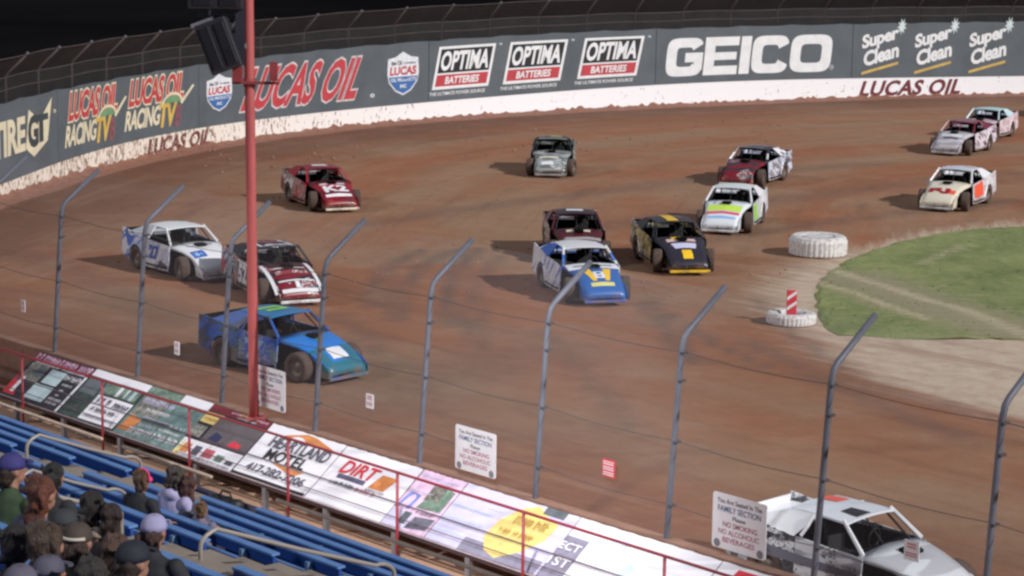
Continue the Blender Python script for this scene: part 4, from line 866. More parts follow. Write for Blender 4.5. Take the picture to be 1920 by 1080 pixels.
# 2 white and blue
race_car((412, 528), -51, 'white race car with blue rear quarter, leftmost of the close pack', dict(
    side=L('bluewhite_quarter', Lb, (.42, .55, .85), Wt, .8, 1.3, .55, .4, Wt, .28), door=L('white_door', Wt, (.66, .68, .75), None, .8, 1.3, .55, .5, hexc(70, 90, 160), .15), hood=L('white_hood', Wt, None, None, mud=.1), roof=L('white_roof', (.80, .82, .85), mud=.04), pillar=wpaint, deck=wpaint,
    gfx=[('hoodp', 1.5, 1.85, -.6, -.15, bluep), ('hoodp', 1.58, 1.78, -.52, -.25, lbp), ('hoodp', 1.1, 1.16, -.5, .3, greyp, 0, .1), ('hoodp', 1.0, 1.06, -.1, .5, L('dull_green', hexc(90, 120, 105))), ('sidet', '27', -1, -.35, .2, .42, .78, bluep), ('sidep', [(.1, .2), (.75, .2), (.75, .3), (.3, .42)], -1, L('navy_decal', hexc(40, 50, 90)))]))
# 3 black red white 52
race_car((564, 574), -64, 'black race car with red and white striped hood and roof, beside the red pole', dict(
    side=L('pack_side', (.52, .48, .46), Bk, Rd, .6, 1.5, .5, .5, Wt, .4), door=L('pack_door', Bk, Rd, None, .5, 1.2, .55, .2, Wt, .3), hood=L('pack_hood', hexc(120, 16, 34), (.03, .015, .02), None, .3, 1.6, .52, .3, Wt, .12), roof=L('pack_roof', Bk, Mr, None, .4, 1.0, .58, .2, Wt, .1), pillar=bpaint, nose=L('pack_nose', Wt, Bk, Rd, .6, 2.5, .5), bumper=wpaint, deck=L('pack_deck', Wt, Bk, None, .4, 2), helmet=wpaint,
    gfx=[('hoodp', .8, 2.3, -.78, -.66, wpaint, .1), ('hoodp', .8, 2.3, .6, .72, wpaint, .1), ('hoodp', 1.2, 1.26, -.5, .5, wpaint), ('hoodp', 1.4, 1.62, -.5, .5, L('print_band', hexc(150, 60, 70), None, None, let=1.0, letc=(.75, .72, .68), mud=.05)), ('hoodp', 1.9, 1.96, -.55, .55, wpaint), ('hoodp', 1.98, 2.2, -.08, .05, wpaint), ('hoodp', 2.22, 2.32, -.55, .55, wpaint), ('hoodp', .76, 1.1, -.55, .55, L('dark_strip', (.05, .02, .02))),
         ('roofp', [(-.9, -.55), (.25, -.5), (.25, -.42), (-.9, -.45)], wpaint), ('roofp', [(-.7, .3), (.2, .5), (.24, .58), (-.7, .4)], wpaint), ('roofp', [(-.75, -.35), (-.15, -.3), (-.1, .25), (-.7, .3)], L('maroon_decal', Mr, mud=.05)), ('roofp', [(-.5, -.5), (-.44, -.5), (-.40, .45), (-.46, .45)], wpaint), ('rooft', 'LEVER', .1, .24, -.5, .5, wpaint), ('sidet', '52', -1, -.45, .25, .32, .8, wpaint), ('sidep', [(-.58, .84), (.7, .77), (.7, .82), (-.58, .9)], -1, wpaint)]))
# 4 bright blue
race_car((648, 716), -41, 'bright blue race car with lime roof number, lowest and nearest of the left pack', dict(
    side=L('blue_side', Bl, Lb, (.06, .09, .16), .6, 1.2, .55, .35, hexc(110, 150, 120), .42), door=L('blue_door', Lb, Bl, (.12, .22, .30), .8, 1.2, .5, .4, (.45, .5, .55), .32), hood=L('blue_hood', hexc(34, 122, 208), Te, None, 1.1, .7, .56, 0, mud=.16), roof=L('blue_roof', hexc(40, 118, 172), None, None, mud=.12), pillar=L('blue_pillar', Bl, (.05, .07, .15), None, .5, 1.5, .5), deck=L('blue_deck', Lb, hexc(70, 90, 200)), nose=L('blue_nose', Bl, Te), steer=4,
    gfx=[('roofp', [(-.58, -.36), (-.42, -.36), (-.36, .30), (-.52, .30)], limep), ('roofp', [(-.26, -.34), (-.10, -.34), (-.06, .26), (-.22, .26)], limep), ('roofp', [(-.58, .18), (-.06, .18), (-.06, .34), (-.58, .34)], limep), ('deckp', -1.75, -1.3, -.75, -.2, limep), ('deckp', -1.65, -1.4, .1, .5, lbp), ('hoodp', 1.78, 2.12, -.25, .28, wpaint), ('hoodp', 1.25, 1.65, -.05, .05, L('olive_decal', hexc(90, 140, 60)), 0, -.2), ('hoodp', 2.2, 2.3, -.5, .5, tealp), ('hoodp', 1.7, 2.25, -.6, -.36, tealp), ('hoodp', 1.7, 2.25, .34, .6, tealp), ('sidet', '7', -1, -.3, .3, .32, .75, lbp)]))
# 5 grey alone
race_car((1032, 334), -93, 'grey and white race car with dark olive roof, alone below the battery logos', dict(
    side=L('grey_side', (.25, .26, .24), hexc(80, 110, 60), Bk, .5, 2, .5, .4), hood=L('grey_hood', (.32, .34, .35), (.13, .15, .14), None, .2, 2.2, .5, .3, Wt, .2), roof=L('olive_roof', hexc(50, 55, 42), hexc(38, 42, 36), None, .4, 1.4, .5), pillar=L('olive_pillar', (.03, .03, .03)), bumper=greyp,
    gfx=[('roofp', [(-.6, -.1), (-.2, -.15), (-.15, .4), (-.55, .35)], L('straw_decal', hexc(190, 190, 130))), ('roofp', [(.2, -.6), (.3, -.6), (.3, .6), (.2, .6)], wpaint), ('hoodp', 1.3, 1.42, -.5, .3, greyp), ('hoodp', 1.62, 1.74, -.5, .3, creamp), ('hoodp', 2.0, 2.15, -.4, .1, wpaint)]))
# 7 maroon behind
race_car((1090, 500), -86, 'dark maroon race car with white roof square, nosing up behind the blue and yellow car', dict(
    side=L('maroon_side', hexc(60, 22, 30), (.45, .42, .42), None, .5, 1.6, .55, .3), hood=L('maroon_hood', hexc(80, 25, 32), (.35, .33, .34), None, .2, 1.5, .55), roof=L('maroon_roof', hexc(46, 16, 24), mud=.1), pillar=L('maroon_pillar', hexc(80, 24, 34)),
    gfx=[('roofp', [(-.55, -.28), (-.1, -.3), (-.05, .25), (-.5, .3)], wpaint), ('hoodp', .95, 1.15, -.4, .4, creamp)]))
# 6 blue white yellow
race_car((1134, 574), -74, 'white and blue race car with yellow wedges on its blue hood, centre of the turn', dict(
    side=L('centre_side', Wt, Lb, None, .8, 1.6, .6, .4, (.2, .3, .6), .25), hood=L('centre_hood', hexc(35, 95, 170), mud=.1), roof=L('centre_roof', Wt, mud=.05), pillar=L('centre_pillar', Wt, Lb), deck=L('centre_deck', Wt, Lb), bumper=L('centre_bumper', Bl),
    gfx=[('hoodp', .74, 1.24, -.8, .8, wpaint), ('hoodp', .98, 1.06, -.6, .6, L('navy_strip', (.03, .05, .12))), ('hoodp', 1.32, 1.95, -.46, -.2, ypaint, .5, .14), ('hoodp', 1.32, 1.95, .2, .46, ypaint, .5, -.14), ('hoodp', 1.5, 1.85, -.16, .16, wpaint), ('hoodt', '1', 1.56, 1.78, -.05, .05, bluep), ('hoodp', 2.02, 2.14, -.36, .36, L('pale_yellow_decal', hexc(215, 210, 120)))]))
# 8 black yellow
race_car((1292, 517), -80, 'black race car with yellow roof stripe and yellow front bumper', dict(
    side=L('blackyellow_side', (.05, .05, .045), hexc(150, 140, 80), (.4, .4, .38), .6, 1.5, .55, .4, Yl, .4), hood=L('blackyellow_hood', (.025, .022, .035), mud=.12), roof=L('black_roof', (.03, .026, .03), mud=.12), pillar=bpaint, nose=bpaint, bumper=ypaint,
    gfx=[('roofp', [(-.92, .08), (-.92, -.26), (.3, -.24), (.3, .12)], ypaint), ('hoodp', .85, 1.1, -.3, .05, ypaint), ('hoodp', 1.05, 1.3, -.5, .45, L('blush_decal', hexc(225, 190, 185))), ('hoodp', 1.42, 1.75, -.42, .42, L('lilac_decal', hexc(205, 205, 235)), .2), ('hoodp', 1.85, 2.2, -.16, .16, ypaint)]))
# 10 maroon with pale side (behind the lime car)
race_car((1378, 352), -116, 'dark maroon race car with pale blue striped flank, behind the white and lime car', dict(
    side=L('tenth_side', (.55, .62, .75), (.10, .08, .12), None, .5, 2.0, .5, .4, Wt, .25), hood=L('tenth_hood', hexc(125, 25, 40), (.05, .03, .04), None, .3, 1.5, .5, .2), roof=L('tenth_roof', (.04, .03, .05), mud=.1), pillar=L('tenth_pillar', (.06, .04, .06), Wt), bumper=creamp, steer=10,
    gfx=[('roofp', [(-.5, -.4), (-.3, -.4), (-.3, .4), (-.5, .4)], greyp), ('roofp', [(.12, -.45), (.24, -.45), (.24, .45), (.12, .45)], greyp)]))
# 9 white lime
race_car((1350, 440), -106, 'white race car with lime band across the hood and lime flank patch', dict(
    side=L('lime_side', Wt, (.6, .65, .6), None, .6, 1.6, .6, .3, hexc(60, 90, 140), .15), hood=L('lime_hood', (.74, .78, .82), mud=.1), roof=L('lime_roof', (.78, .83, .86), mud=.03), pillar=wpaint, bumper=wpaint, steer=10,
    gfx=[('hoodp', 1.3, 1.75, -.62, .62, L('lime_band', hexc(200, 235, 90), mud=.05)), ('hoodp', 1.8, 1.93, -.6, .6, pinkp), ('hoodp', 2.05, 2.15, -.5, .5, lbp), ('hoodp', .8, 1.2, -.5, -.4, L('cyan_grey', (.3, .45, .55))), ('sidep', [(.1, .3), (.7, .3), (.78, .8), (.2, .85)], 1, limep)]))
# 13 white and red
race_car((1757, 397), -119, 'white race car with a red door patch, just above the grass', dict(
    side=L('thirteen_side', (.60, .62, .66), (.75, .72, .74), None, .5, 1.6, .5, .3, hexc(150, 80, 100), .3), hood=L('thirteen_hood', hexc(222, 215, 195), mud=.12), roof=L('thirteen_roof', (.70, .72, .80), mud=.05), pillar=wpaint, bumper=wpaint, deck=wpaint, steer=12,
    gfx=[('hoodt', 'RJ', 1.65, 2.0, -.5, .3, redp_), ('hoodp', 1.72, 1.95, .32, .55, orangep), ('sidep', [(-.5, .38), (.6, .36), (.7, .8), (-.4, .88)], 1, orangep), ('roofp', [(-.9, .1), (-.5, .1), (-.5, .5), (-.9, .5)], creamp)]))
# 12 pale roof, behind 11
race_car((1822, 265), -120, 'whitish race car with pale cyan roof, farthest back behind the silver car', dict(
    side=L('twelve_side', hexc(225, 205, 212), (.5, .35, .4), None, .5, 1.8, .5, .3), hood=L('twelve_hood', (.5, .4, .45), Mr), roof=L('twelve_roof', hexc(190, 225, 230), mud=.04), pillar=L('twelve_pillar', hexc(190, 220, 228)), deck=L('twelve_deck', hexc(210, 215, 225))))
# 11 silver maroon
race_car((1772, 292), -121, 'silver and maroon race car with white stripes, upper right of the turn', dict(
    side=L('eleven_side', (.70, .64, .72), hexc(95, 45, 70), None, .5, 1.8, .54, .3), hood=L('eleven_hood', (.55, .53, .56), (.38, .36, .40), None, .2, 1.6, .5), roof=L('eleven_roof', hexc(150, 95, 110), hexc(110, 30, 50), None, .4, 1.2, .5), pillar=L('eleven_pillar', hexc(110, 35, 55)), cage=L('eleven_cage', hexc(110, 30, 50)), bumper=wpaint, bar=wpaint, steer=12,
    gfx=[('hoodp', 1.35, 1.6, -.5, .5, wpaint), ('hoodp', 1.7, 1.82, -.3, .4, L('plum_decal', (.1, .07, .1)))]))
# 14 near white car lower right
race_car((1806, 1168), -45, 'white and black race car cut off by the bottom edge, nearest of all the cars', dict(
    side=L('near_side', (.74, .75, .78), (.30, .30, .33), (.08, .08, .09), .25, .9, .55, .2, Bk, .12), door=L('near_door', (.72, .73, .76), (.36, .36, .40), None, .2, 1.2, .54, .2, Bk, .12), hood=L('near_hood', (.46, .47, .50), (.64, .66, .70), None, .3, .9, .5, .0, None, .15), roof=L('near_roof', (.70, .74, .80), mud=.08), pillar=wpaint, deck=wpaint, tail=wpaint, steer=4,
    gfx=[('roofp', [(-.1, -.3), (.28, -.34), (.28, .06), (-.1, .0)], bpaint), ('roofp', [(-.93, .1), (-.5, .12), (-.5, .5), (-.93, .5)], orangep), ('sidep', [(-2.0, .55), (.75, .5), (.75, .6), (-2.0, .75)], -1, L('slate_streak', (.16, .16, .2)))]))
# 15 dark car just entering on the right
race_car((1962, 222), -125, 'dark race car only just entering at the right edge', dict(side=L('edge_side', (.04, .04, .05)), hood=L('edge_hood', (.05, .05, .07)), roof=L('edge_roof', (.05, .05, .06))))

# ------------------------------------------------------------------ grandstand
bluep1 = mat('bench_blue_lit', hexc(92, 132, 188), .4, .1, .15, 3); bluep2 = mat('bench_blue_shade', hexc(24, 66, 140), .5, .1, .2, 3); gry = mat('bracket_grey', hexc(98, 130, 165), .5, .2, .2, 3); deckm = mat('deck_grey', hexc(70, 66, 66), .8, 0, .25, 2)  # one bench blue in two copies: lighter for lit edges, darker for shaded faces
trd = mat('tread_alloy', hexc(142, 130, 118), .6, .1, .18, 2); railm = mat('handrail_alloy', hexc(150, 142, 134), .5, .2, .1, 2)
QF = 15.0; RP = .76; NROW = 15
stand = empty('grandstand', FQ(-18, QF, -1), 0, 'stepped grandstand deck and aisles below the camera', 'grandstand'); ist = Matrix.Translation(-Vector(stand.location))
def stb(mb, n, m, smooth=False, bev=0): b = mb.build(n, m, stand, smooth, bev); b.matrix_parent_inverse = ist; return b
AM, AXX = -36.0, -4.0
aisles = [(-22.75, -21.25), (-16.6, -15.1)]
mb = MB()
prof = [(QF+.25, -1.0), (QF+.25, stand_z(QF)-.77)]
for k in range(NROW+1):
    q = QF - RP*k; z = stand_z(q)-.77
    prof += [(q+.25 if k == 0 else q+.30, z), (q+.30-RP, z)]
prof += [(prof[-1][0], -1.0)]
mb.prism(prof, lambda q, z: FQ(AM, q, z), lambda q, z: FQ(AXX, q, z)); stb(mb, 'deck', deckm)
def fbn(a, q, z): return FQ(a, q, z)
for (a0, a1) in aisles:
    mb = MB()
    for k in range(NROW):
        q = QF - RP*k; z = stand_z(q)-.06
        mb.box((a0, q-.40, z-.5), (a1, q+.0, z), fbn); mb.box((a0, q-.757, z-.4), (a1, q-.403, z+.13), fbn)
    stb(mb, 'aisle_steps', trd)
# front rail (broken at the aisles)
mb = MB()
for (a0, a1) in ((-36, -23.4), (-22.4+.1, -22.3), (-21.2, -4)): 
    pass
for (a0, a1) in ((-36, -25.1), (-24.6, -22.6), (-21.25, -4)): mb.tube([FQ(a0, QF+.28, stand_z(QF)+.06), FQ(a1, QF+.28, stand_z(QF)+.06)], .024, 6)
stb(mb, 'front_rail', mat('front_rail', hexc(205, 180, 160), .4, .3), True)
mb = MB(); mb.box((-36, QF+.255, stand_z(QF)-.8), (-4, QF+.27, stand_z(QF)-.10), fbn); stb(mb, 'front_panel', mat('front_panel', hexc(128, 122, 138), .5, .2, .15, 2))
for a in [-24.3, -21.3, -18.9, -16.5]:
    pass
# benches
ordw = ['front', 'second', 'third', 'fourth', 'fifth', 'sixth', 'seventh', 'eighth', 'ninth', 'tenth', 'eleventh', 'twelfth', 'thirteenth', 'fourteenth', 'fifteenth']
secs = [(AM+.1, aisles[0][0]-.03, 'left of both aisles'), (aisles[0][1]+.03, aisles[1][0]-.03, 'between the two aisles'), (aisles[1][1]+.03, AXX-.1, 'right of both aisles')]
for k in range(NROW):
    q = QF-RP*k; z = stand_z(q)
    for (a0, a1, nm) in secs:
        b0 = empty('bench', FQ((a0+a1)/2, q, z-.77), 0, 'blue bench, %s row from the track, %s' % (ordw[k], nm), 'bench', 'blue grandstand benches'); ib = Matrix.Translation(-Vector(b0.location))
        def bb(mb, n, m): b = mb.build(n, m, b0); b.matrix_parent_inverse = ib
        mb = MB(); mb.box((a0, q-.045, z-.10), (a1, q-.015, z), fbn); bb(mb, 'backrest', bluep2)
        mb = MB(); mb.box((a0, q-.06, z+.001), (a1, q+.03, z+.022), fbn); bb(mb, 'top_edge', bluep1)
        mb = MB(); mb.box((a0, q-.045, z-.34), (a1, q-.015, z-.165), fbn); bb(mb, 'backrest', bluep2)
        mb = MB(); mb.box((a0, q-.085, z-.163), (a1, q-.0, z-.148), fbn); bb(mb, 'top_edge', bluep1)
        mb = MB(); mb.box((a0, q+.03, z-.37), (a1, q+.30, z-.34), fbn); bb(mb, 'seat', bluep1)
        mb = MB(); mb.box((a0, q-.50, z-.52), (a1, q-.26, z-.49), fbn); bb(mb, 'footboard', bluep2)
        aa = a0+.5
        while aa < a1-.2:
            mb = MB(); mb.box((aa-.025, q-.11, z-.77), (aa+.025, q-.048, z-.02), fbn); bb(mb, 'bracket', gry); aa += 1.83
# aisle handrails: inverted U pipes running down each aisle
def handrail(a, q0, q1, off, label, r=.020):
    o0 = empty('handrail', FQ(a, (q0+q1)/2, stand_z((q0+q1)/2)-.5), 0, label, 'handrail', 'aisle handrails'); ih = Matrix.Translation(-Vector(o0.location))
    pts = [FQ(a, q0, stand_z(q0)-.5), FQ(a, q0, stand_z(q0)+off-.16)]
    for t in range(1, 6):
        an = t/6*math.pi/2; pts.append(FQ(a, q0+.22*(1-math.cos(an)), stand_z(q0)+off-.16+.14*math.sin(an)))
    pts += [FQ(a, q0+(q1-q0)*.5, stand_z(q0+(q1-q0)*.5)+off), FQ(a, q1-.22, stand_z(q1-.22)+off-.01)]
    for t in range(1, 6):
        an = t/6*math.pi/2; pts.append(FQ(a, q1-.22+.22*math.sin(an), stand_z(q1-.22)+off-.14*(1-math.cos(an))))
    pts += [FQ(a, q1, stand_z(q1)-.5)]
    mb = MB(); mb.tube(pts, r, 8); b = mb.build('pipe', railm, o0, True); b.matrix_parent_inverse = ih
    mb = MB()
    for q in (q0, q1): mb.lathe([(.0, .012), (.06, .012), (.06, 0)], 12, 'z', tuple(FQ(a, q, stand_z(q)-.5)))
    b = mb.build('foot_flange', railm, o0); b.matrix_parent_inverse = ih
    return o0
handrail(-15.7, 10.5, 12.6, .2, 'long curved aisle handrail at the centre bottom of the stand')
handrail(-16.05, 7.8, 9.95, .2, 'aisle handrail among the seated spectators')
handrail(-21.9, 12.75, 14.9, .2, 'short upper left aisle handrail reaching the front rail') if False else None
handrail(-22.3, 12.6, 14.1, .2, 'bright arched handrail at the left reaching the front rail')
p_ = SP(238, 925, .1); handrail(p_.dot(E1), p_.dot(E2)-1.2, p_.dot(E2), .1, 'small handrail end behind the child with the pink headband', .018)

# ------------------------------------------------------------------ spectators
def capsule(mb, p0, p1, r0_, r1_, n=10):
    p0, p1 = Vector(p0), Vector(p1); k = 5
    d = (p1-p0)
    pts = [p0+d*t for t in np.linspace(0, 1, k)]; rs = [r0_+(r1_-r0_)*t for t in np.linspace(0, 1, k)]
    mb.ell(p0, (r0_,)*3, n, 6); mb.ell(p1, (r1_,)*3, n, 6); mb.tube(pts, rs, n)
def person_meshes(v):
    """v: variant; seated figure, origin at seat centre, facing +y; z=0 seat top"""
    r_ = random.Random(v); lean = r_.uniform(-.02, .10); tw = r_.uniform(-.5, .5); sl = r_.uniform(-.03, .03)
    hc = Vector((sl, lean+.03, .70)); rz = Matrix.Rotation(tw, 3, 'Z')
    # body: one skin surface head neck hands legs
    mb = MB()
    def hp(x, y, z): return hc + rz @ Vector((x, y, z))
    mb.ell(hp(0, -.005, .02), (.078, .094, .100), 14, 12); mb.ell(hp(0, .03, -.05), (.058, .062, .062), 12, 8)
    mb.ell(hp(0, .097, -.012), (.014, .022, .024), 8, 6); mb.ell(hp(0, .082, -.062), (.028, .012, .010), 8, 6)
    for s in (1, -1): mb.ell(hp(s*.079, -.005, -.005), (.012, .022, .032), 8, 6); mb.ell(hp(s*.03, .082, .018), (.014, .010, .010), 8, 6)
    capsule(mb, (sl*.5, lean*.8, .50), tuple(hc+Vector((0, -.01, -.05))), .055, .05)
    hands = []
    for s in (1, -1):
        h = Vector((s*.10+sl, .34+lean, .13)); el = Vector((s*.27, .10+lean*.5, .20)); sh_ = Vector((s*.19+sl*.6, lean*.8, .49))
        capsule(mb, el, h, .042, .03); hands.append((sh_, el, h))
        mb.ell(h+Vector((-s*.02, .05, .0)), (.038, .048, .018), 8, 6)
        for f_ in range(4):
            b_ = h+Vector((-s*.02+(f_-1.5)*.019, .09, 0)); L_ = (.042, .052, .048, .036)[f_]
            capsule(mb, b_, b_+Vector((0, L_, -.008)), .0095, .009, 6); capsule(mb, b_+Vector((0, L_, -.008)), b_+Vector((0, L_+.02, -.032)), .009, .0085, 6)
        capsule(mb, h+Vector((s*-.05 if False else -s*.055, .03, 0)), h+Vector((-s*.085, .065, -.008)), .011, .010, 6)
    for s in (1, -1): capsule(mb, (s*.09, .42, -.08), (s*.10, .44, -.42), .05, .04)
    mb.ell((0, .02, .15), (.13, .09, .2), 12, 8)
    for s in (1, -1): capsule(mb, (s*.08, .02, .06), (s*.09, .42, -.0), .07, .05)
    body = mb.mesh('person', True)
    # jacket
    jb = MB()
    capsule(jb, (0, .0, .10), (sl*.3, lean*.3, .28), .150, .150); jb.ell((0, 0, .12), (.175, .13, .14), 14, 10)
    jb.ell((sl*.5, lean*.7, .38), (.185, .125, .17), 14, 10)
    jb.ell((sl*.5, lean*.75-.01, .49), (.15, .085, .06), 14, 8)
    for sh_, el, h in hands: capsule(jb, sh_-Vector((0, 0, .02)), el, .070, .055); capsule(jb, el, h-Vector((0, .02, 0)), .055, .040)
    capsule(jb, (sl*.5, lean*.8-.01, .48), (sl*.7, lean*.85-.01, .54), .085, .07)
    jacket = jb.mesh('jacket', True)
    tb = MB()
    tb.ell((0, .02, .04), (.17, .15, .09), 12, 8)
    for s in (1, -1): capsule(tb, (s*.09, .03, .06), (s*.10, .42, .02), .085, .07); capsule(tb, (s*.10, .42, .02), (s*.105, .45, -.36), .068, .055)
    trousers = tb.mesh('trousers', True)
    sb = MB()
    for s in (1, -1): sb.ell((s*.105, .50, -.40), (.045, .12, .04), 10, 6)
    shoes = sb.mesh('shoes', True)
    return body, jacket, trousers, shoes, hc, tw
VAR = [person_meshes(i) for i in range(6)]
skinm = mat('skin', hexc(150, 108, 88), .6, 0, .1, 8)
def remesh(o, vox):
    m_ = o.modifiers.new('remesh', 'REMESH'); m_.mode = 'VOXEL'; m_.voxel_size = vox; m_.use_smooth_shade = True
    s_ = o.modifiers.new('smooth', 'SMOOTH'); s_.factor = .5; s_.iterations = 3
HAIR = {}
def person(px, i, label, jac, hair=None, cap=None, scale=1.0, hood=None, long=0, legs=(.03, .035, .05), capback=None, band=None, stripes=None):
    var = VAR[i % 6]
    v = ray(*px); p = SP(px[0], px[1], -.36+.80*scale); q = p.dot(E2); k = round((QF-q+.17)/RP); k = max(0, k); qs = QF-RP*k+.15
    t = qs/v.dot(E2); P_ = Vector((0, 0, H))+v*t; a = P_.dot(E1); z = stand_z(QF-RP*k)-.34
    hz = P_.z; sc_ = .95*scale*min(1.08, max(.9, (hz-z)/(.72*scale)))
    o0 = bpy.data.objects.new('person', var[0].copy()); COL.objects.link(o0); o0.data.materials.append(skinm)
    yaw = math.atan2(E2.y, E2.x)-math.pi/2 + random.uniform(-.3, .3) + .25
    o0.location = FQ(a, qs, z); o0.rotation_euler = (0, 0, yaw); o0.scale = (sc_,)*3; tag(o0, label, 'person', 'seated spectators'); remesh(o0, .011)
    def part(n, me, m_, vox=.016, rm=True):
        o = bpy.data.objects.new(n, me); COL.objects.link(o); o.parent = o0; o.data.materials.append(m_)
        if rm: remesh(o, vox)
        return o
    jm = mat('cloth', jac, .85, 0, .3, 9); o = part('jacket', var[1].copy(), jm)
    part('trousers', var[2].copy(), mat('trousers_cloth', legs, .85, 0, .3, 9)); part('shoes', var[3].copy(), mat('shoe_leather', (.04, .035, .03), .6))
    hc, tw = var[4], var[5]; rz = Matrix.Rotation(tw, 3, 'Z'); hp = lambda x, y, z_: tuple(hc+rz @ Vector((x, y, z_)))
    if hair:
        mb = MB(); mb.ell(hp(0, -.055, -.0), (.082, .065, .085), 12, 8)
        if not cap: mb.ell(hp(0, -.022, .045), (.090, .100, .098), 14, 10)
        rr_ = random.Random(i*7)
        for _ in range(40): mb.ell(hp(rr_.uniform(-.085, .085), rr_.uniform(-.125, -.02), rr_.uniform(-.09, .13 if not cap else .0)), (rr_.uniform(.012, .022), .016, rr_.uniform(.02, .05)), 8, 6)
        if long:
            for _ in range(14):
                t_ = rr_.random(); mb.ell(hp(rr_.uniform(-.055, .055)*(1+.3*t_), -.075-.02*t_+rr_.uniform(-.02, .02), -.02-long*t_), (.034, .03, .06), 8, 6)
        part('hair', mb.mesh('hair', True), mat('hair', hair, .6, 0, .5, 22), .012)
    if cap:
        mb = MB(); n_ = 16; vs = []; fs = []
        for a_ in range(6):
            ph = math.pi/2*a_/5
            for b_ in range(n_): vs.append(hp(.082*math.cos(ph)**.7*math.cos(b_*T/n_), -.010+.097*math.cos(ph)**.7*math.sin(b_*T/n_), .022+.098*math.sin(ph)))
        for a_ in range(5):
            for b_ in range(n_): fs.append((a_*n_+b_, a_*n_+(b_+1) % n_, (a_+1)*n_+(b_+1) % n_, (a_+1)*n_+b_))
        mb.add(vs, fs); o = part('cap', mb.mesh('cap', True), mat('cap_cloth', cap, .8, 0, .12, 14), rm=False); sl_ = o.modifiers.new('thick', 'SOLIDIFY'); sl_.thickness = .012; sl_.offset = 1
        mb = MB(); fv = [hp(.075*math.cos(t_), .09+.07*math.sin(t_), .055-.012*math.sin(t_)) for t_ in np.linspace(0, math.pi, 9)]
        fv2 = [(a_, b_, c_+.012) for a_, b_, c_ in fv]; n_ = len(fv); mb.add(fv+fv2, [tuple(range(n_)), tuple(range(2*n_-1, n_-1, -1))]+[(j, (j+1) % n_, (j+1) % n_+n_, j+n_) for j in range(n_)]); part('cap_peak', mb.mesh('cap_peak'), mat('cap_cloth', cap, .8, 0, .12, 14), rm=False)
        if capback:
            mb = MB(); mb.tube([hp(.100*math.cos(t_), -.008-.113*math.sin(t_), .05) for t_ in np.linspace(.7, math.pi-.7, 8)], .012, 6); part('cap_strap', mb.mesh('cap_strap', True), mat('cap_strap', capback, .7), rm=False)
    if hood:
        mb = MB(); mb.ell((hc.x, hc.y-.09, hc.z-.16), (.115, .075, .075), 14, 10); mb.ell((hc.x, hc.y-.03, hc.z-.19), (.12, .10, .05), 12, 8); part('hood', mb.mesh('hood', True), mat('cloth', hood, .85, 0, .3, 9), .014)
    if band:
        mb = MB(); mb.tube([hp(.100*math.cos(t_), -.02+.02*math.sin(t_)-.0, .05+.100*math.sin(t_)) for t_ in np.linspace(-.2, math.pi+.2, 14)], .013, 6); mb.ell(hp(.10, 0, .03), (.025, .04, .035), 8, 6); mb.ell(hp(-.10, 0, .03), (.025, .04, .035), 8, 6); part('headband', mb.mesh('headband', True), mat('headband', band, .7), rm=False)
    return o0
drk = (.022, .022, .026); brn = hexc(52, 36, 28); aub = hexc(96, 52, 36); lbr = hexc(120, 88, 58)  # clothes and caps darkened in colour to imitate the unlit grandstand
person((255, 897), 0, 'child with a bright pink headband and dark shirt near the front rail', (.02, .02, .024), hair=hexc(90, 65, 42), scale=.84, band=hexc(225, 60, 110))
person((326, 886), 1, 'person in a pale lilac hooded top with short grey brown hair', hexc(170, 164, 198), hair=hexc(72, 62, 56), scale=.95, hood=hexc(170, 164, 198))
person((345, 908), 2, 'person with a brown ponytail and slate grey top beside the pale hooded top', hexc(82, 84, 104), hair=hexc(84, 52, 46), long=.16, scale=.92)
person((378, 950), 3, 'small child with dark blonde hair right of the pale hooded person', hexc(120, 110, 128), hair=lbr, scale=.72, long=.05)
person((18, 868), 4, 'person in a purple blue cap and green shirt at the left edge', hexc(52, 70, 46), cap=hexc(50, 48, 108), hair=brn)
person((87, 886), 5, 'person with short black hair and dark jacket behind the bright arched handrail', drk, hair=(.02, .018, .018))
person((54, 918), 0, 'person with long auburn hair and slate blue sweater at the left', hexc(78, 82, 104), hair=aub, long=.24)
person((167, 940), 1, 'person with very dark hair and brown grey jacket in the middle of the crowd', hexc(52, 46, 46), hair=(.018, .013, .012))
person((199, 968), 2, 'person with long straight dark brown hair in the middle of the crowd', hexc(40, 30, 30), hair=hexc(50, 34, 30), long=.26)
person((286, 985), 3, 'person in a pale lilac cap and black jacket at the right of the crowd', (.022, .023, .028), cap=hexc(150, 146, 180), hair=hexc(70, 45, 38))
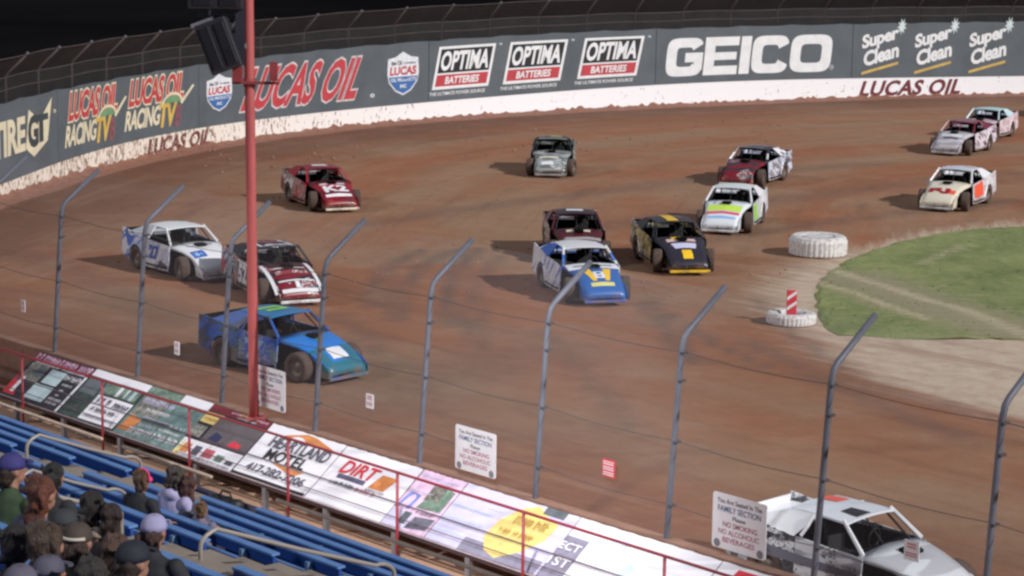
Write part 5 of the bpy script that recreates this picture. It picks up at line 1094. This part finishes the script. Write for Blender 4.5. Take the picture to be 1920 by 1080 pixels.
person((118, 974), 4, 'person in a dark grey cap between the long haired spectators', (.02, .02, .026), cap=hexc(48, 50, 54), hair=brn)
person((127, 1006), 5, 'person in a brown grey cap with a pale strap and dark olive jacket', hexc(44, 42, 36), cap=hexc(66, 56, 50), hair=hexc(60, 40, 34), capback=hexc(190, 180, 165))
person((68, 1002), 0, 'person with long wavy brown hair and navy jacket at the lower left', (.018, .02, .04), hair=hexc(70, 52, 40), long=.22)
person((180, 998), 1, 'child with pale patterned cap held in the crowd', hexc(90, 76, 66), cap=hexc(150, 135, 122), scale=.75)
person((207, 1034), 2, 'person with brown hair and a green shirt at the bottom of the crowd', hexc(38, 74, 58), hair=hexc(86, 62, 50))
person((247, 1040), 4, 'person in a navy cap and dark jacket below the lilac cap', (.016, .018, .026), cap=hexc(26, 30, 42), hair=brn)
person((84, 1066), 3, 'person in a lavender knit hat at the bottom left', hexc(60, 60, 80), cap=hexc(78, 76, 92))
person((10, 1010), 5, 'person in dark clothes at the lower left edge', (.014, .014, .018), hair=(.02, .015, .015))
person((28, 1086), 1, 'person in a pale grey hat cut off by the bottom left corner', (.03, .03, .04), cap=hexc(88, 84, 100))
person((150, 1078), 2, 'person with dark hair cut off by the bottom edge', (.02, .022, .02), hair=(.03, .025, .022))

# bag on the front bench
p_ = SP(425, 945, -.2); kq = QF+.15; v = ray(424, 948); t = kq/v.dot(E2); P_ = Vector((0, 0, H))+v*t
bag = empty('bag', P_, math.atan2(E1.y, E1.x), 'black duffel bag lying on the front bench beyond the child', 'bag')
mb = MB(); r_ = random.Random(3)
for i in range(16): mb.ell((-.22+.44*i/15, r_.uniform(-.02, .02), r_.uniform(-.02, .03)), (.07, .11, .10), 10, 8)
o = mb.build('bag_body', mat('black_nylon', (.012, .014, .018), .6, 0, .4, 10), bag, True); remesh(o, .02)
mb = MB(); mb.tube([(-.15, 0, .08), (-.08, 0, .17), (.08, 0, .17), (.15, 0, .08)], .012, 6); mb.build('handle', mat('strap_black', (.02, .02, .025), .7), bag, True)
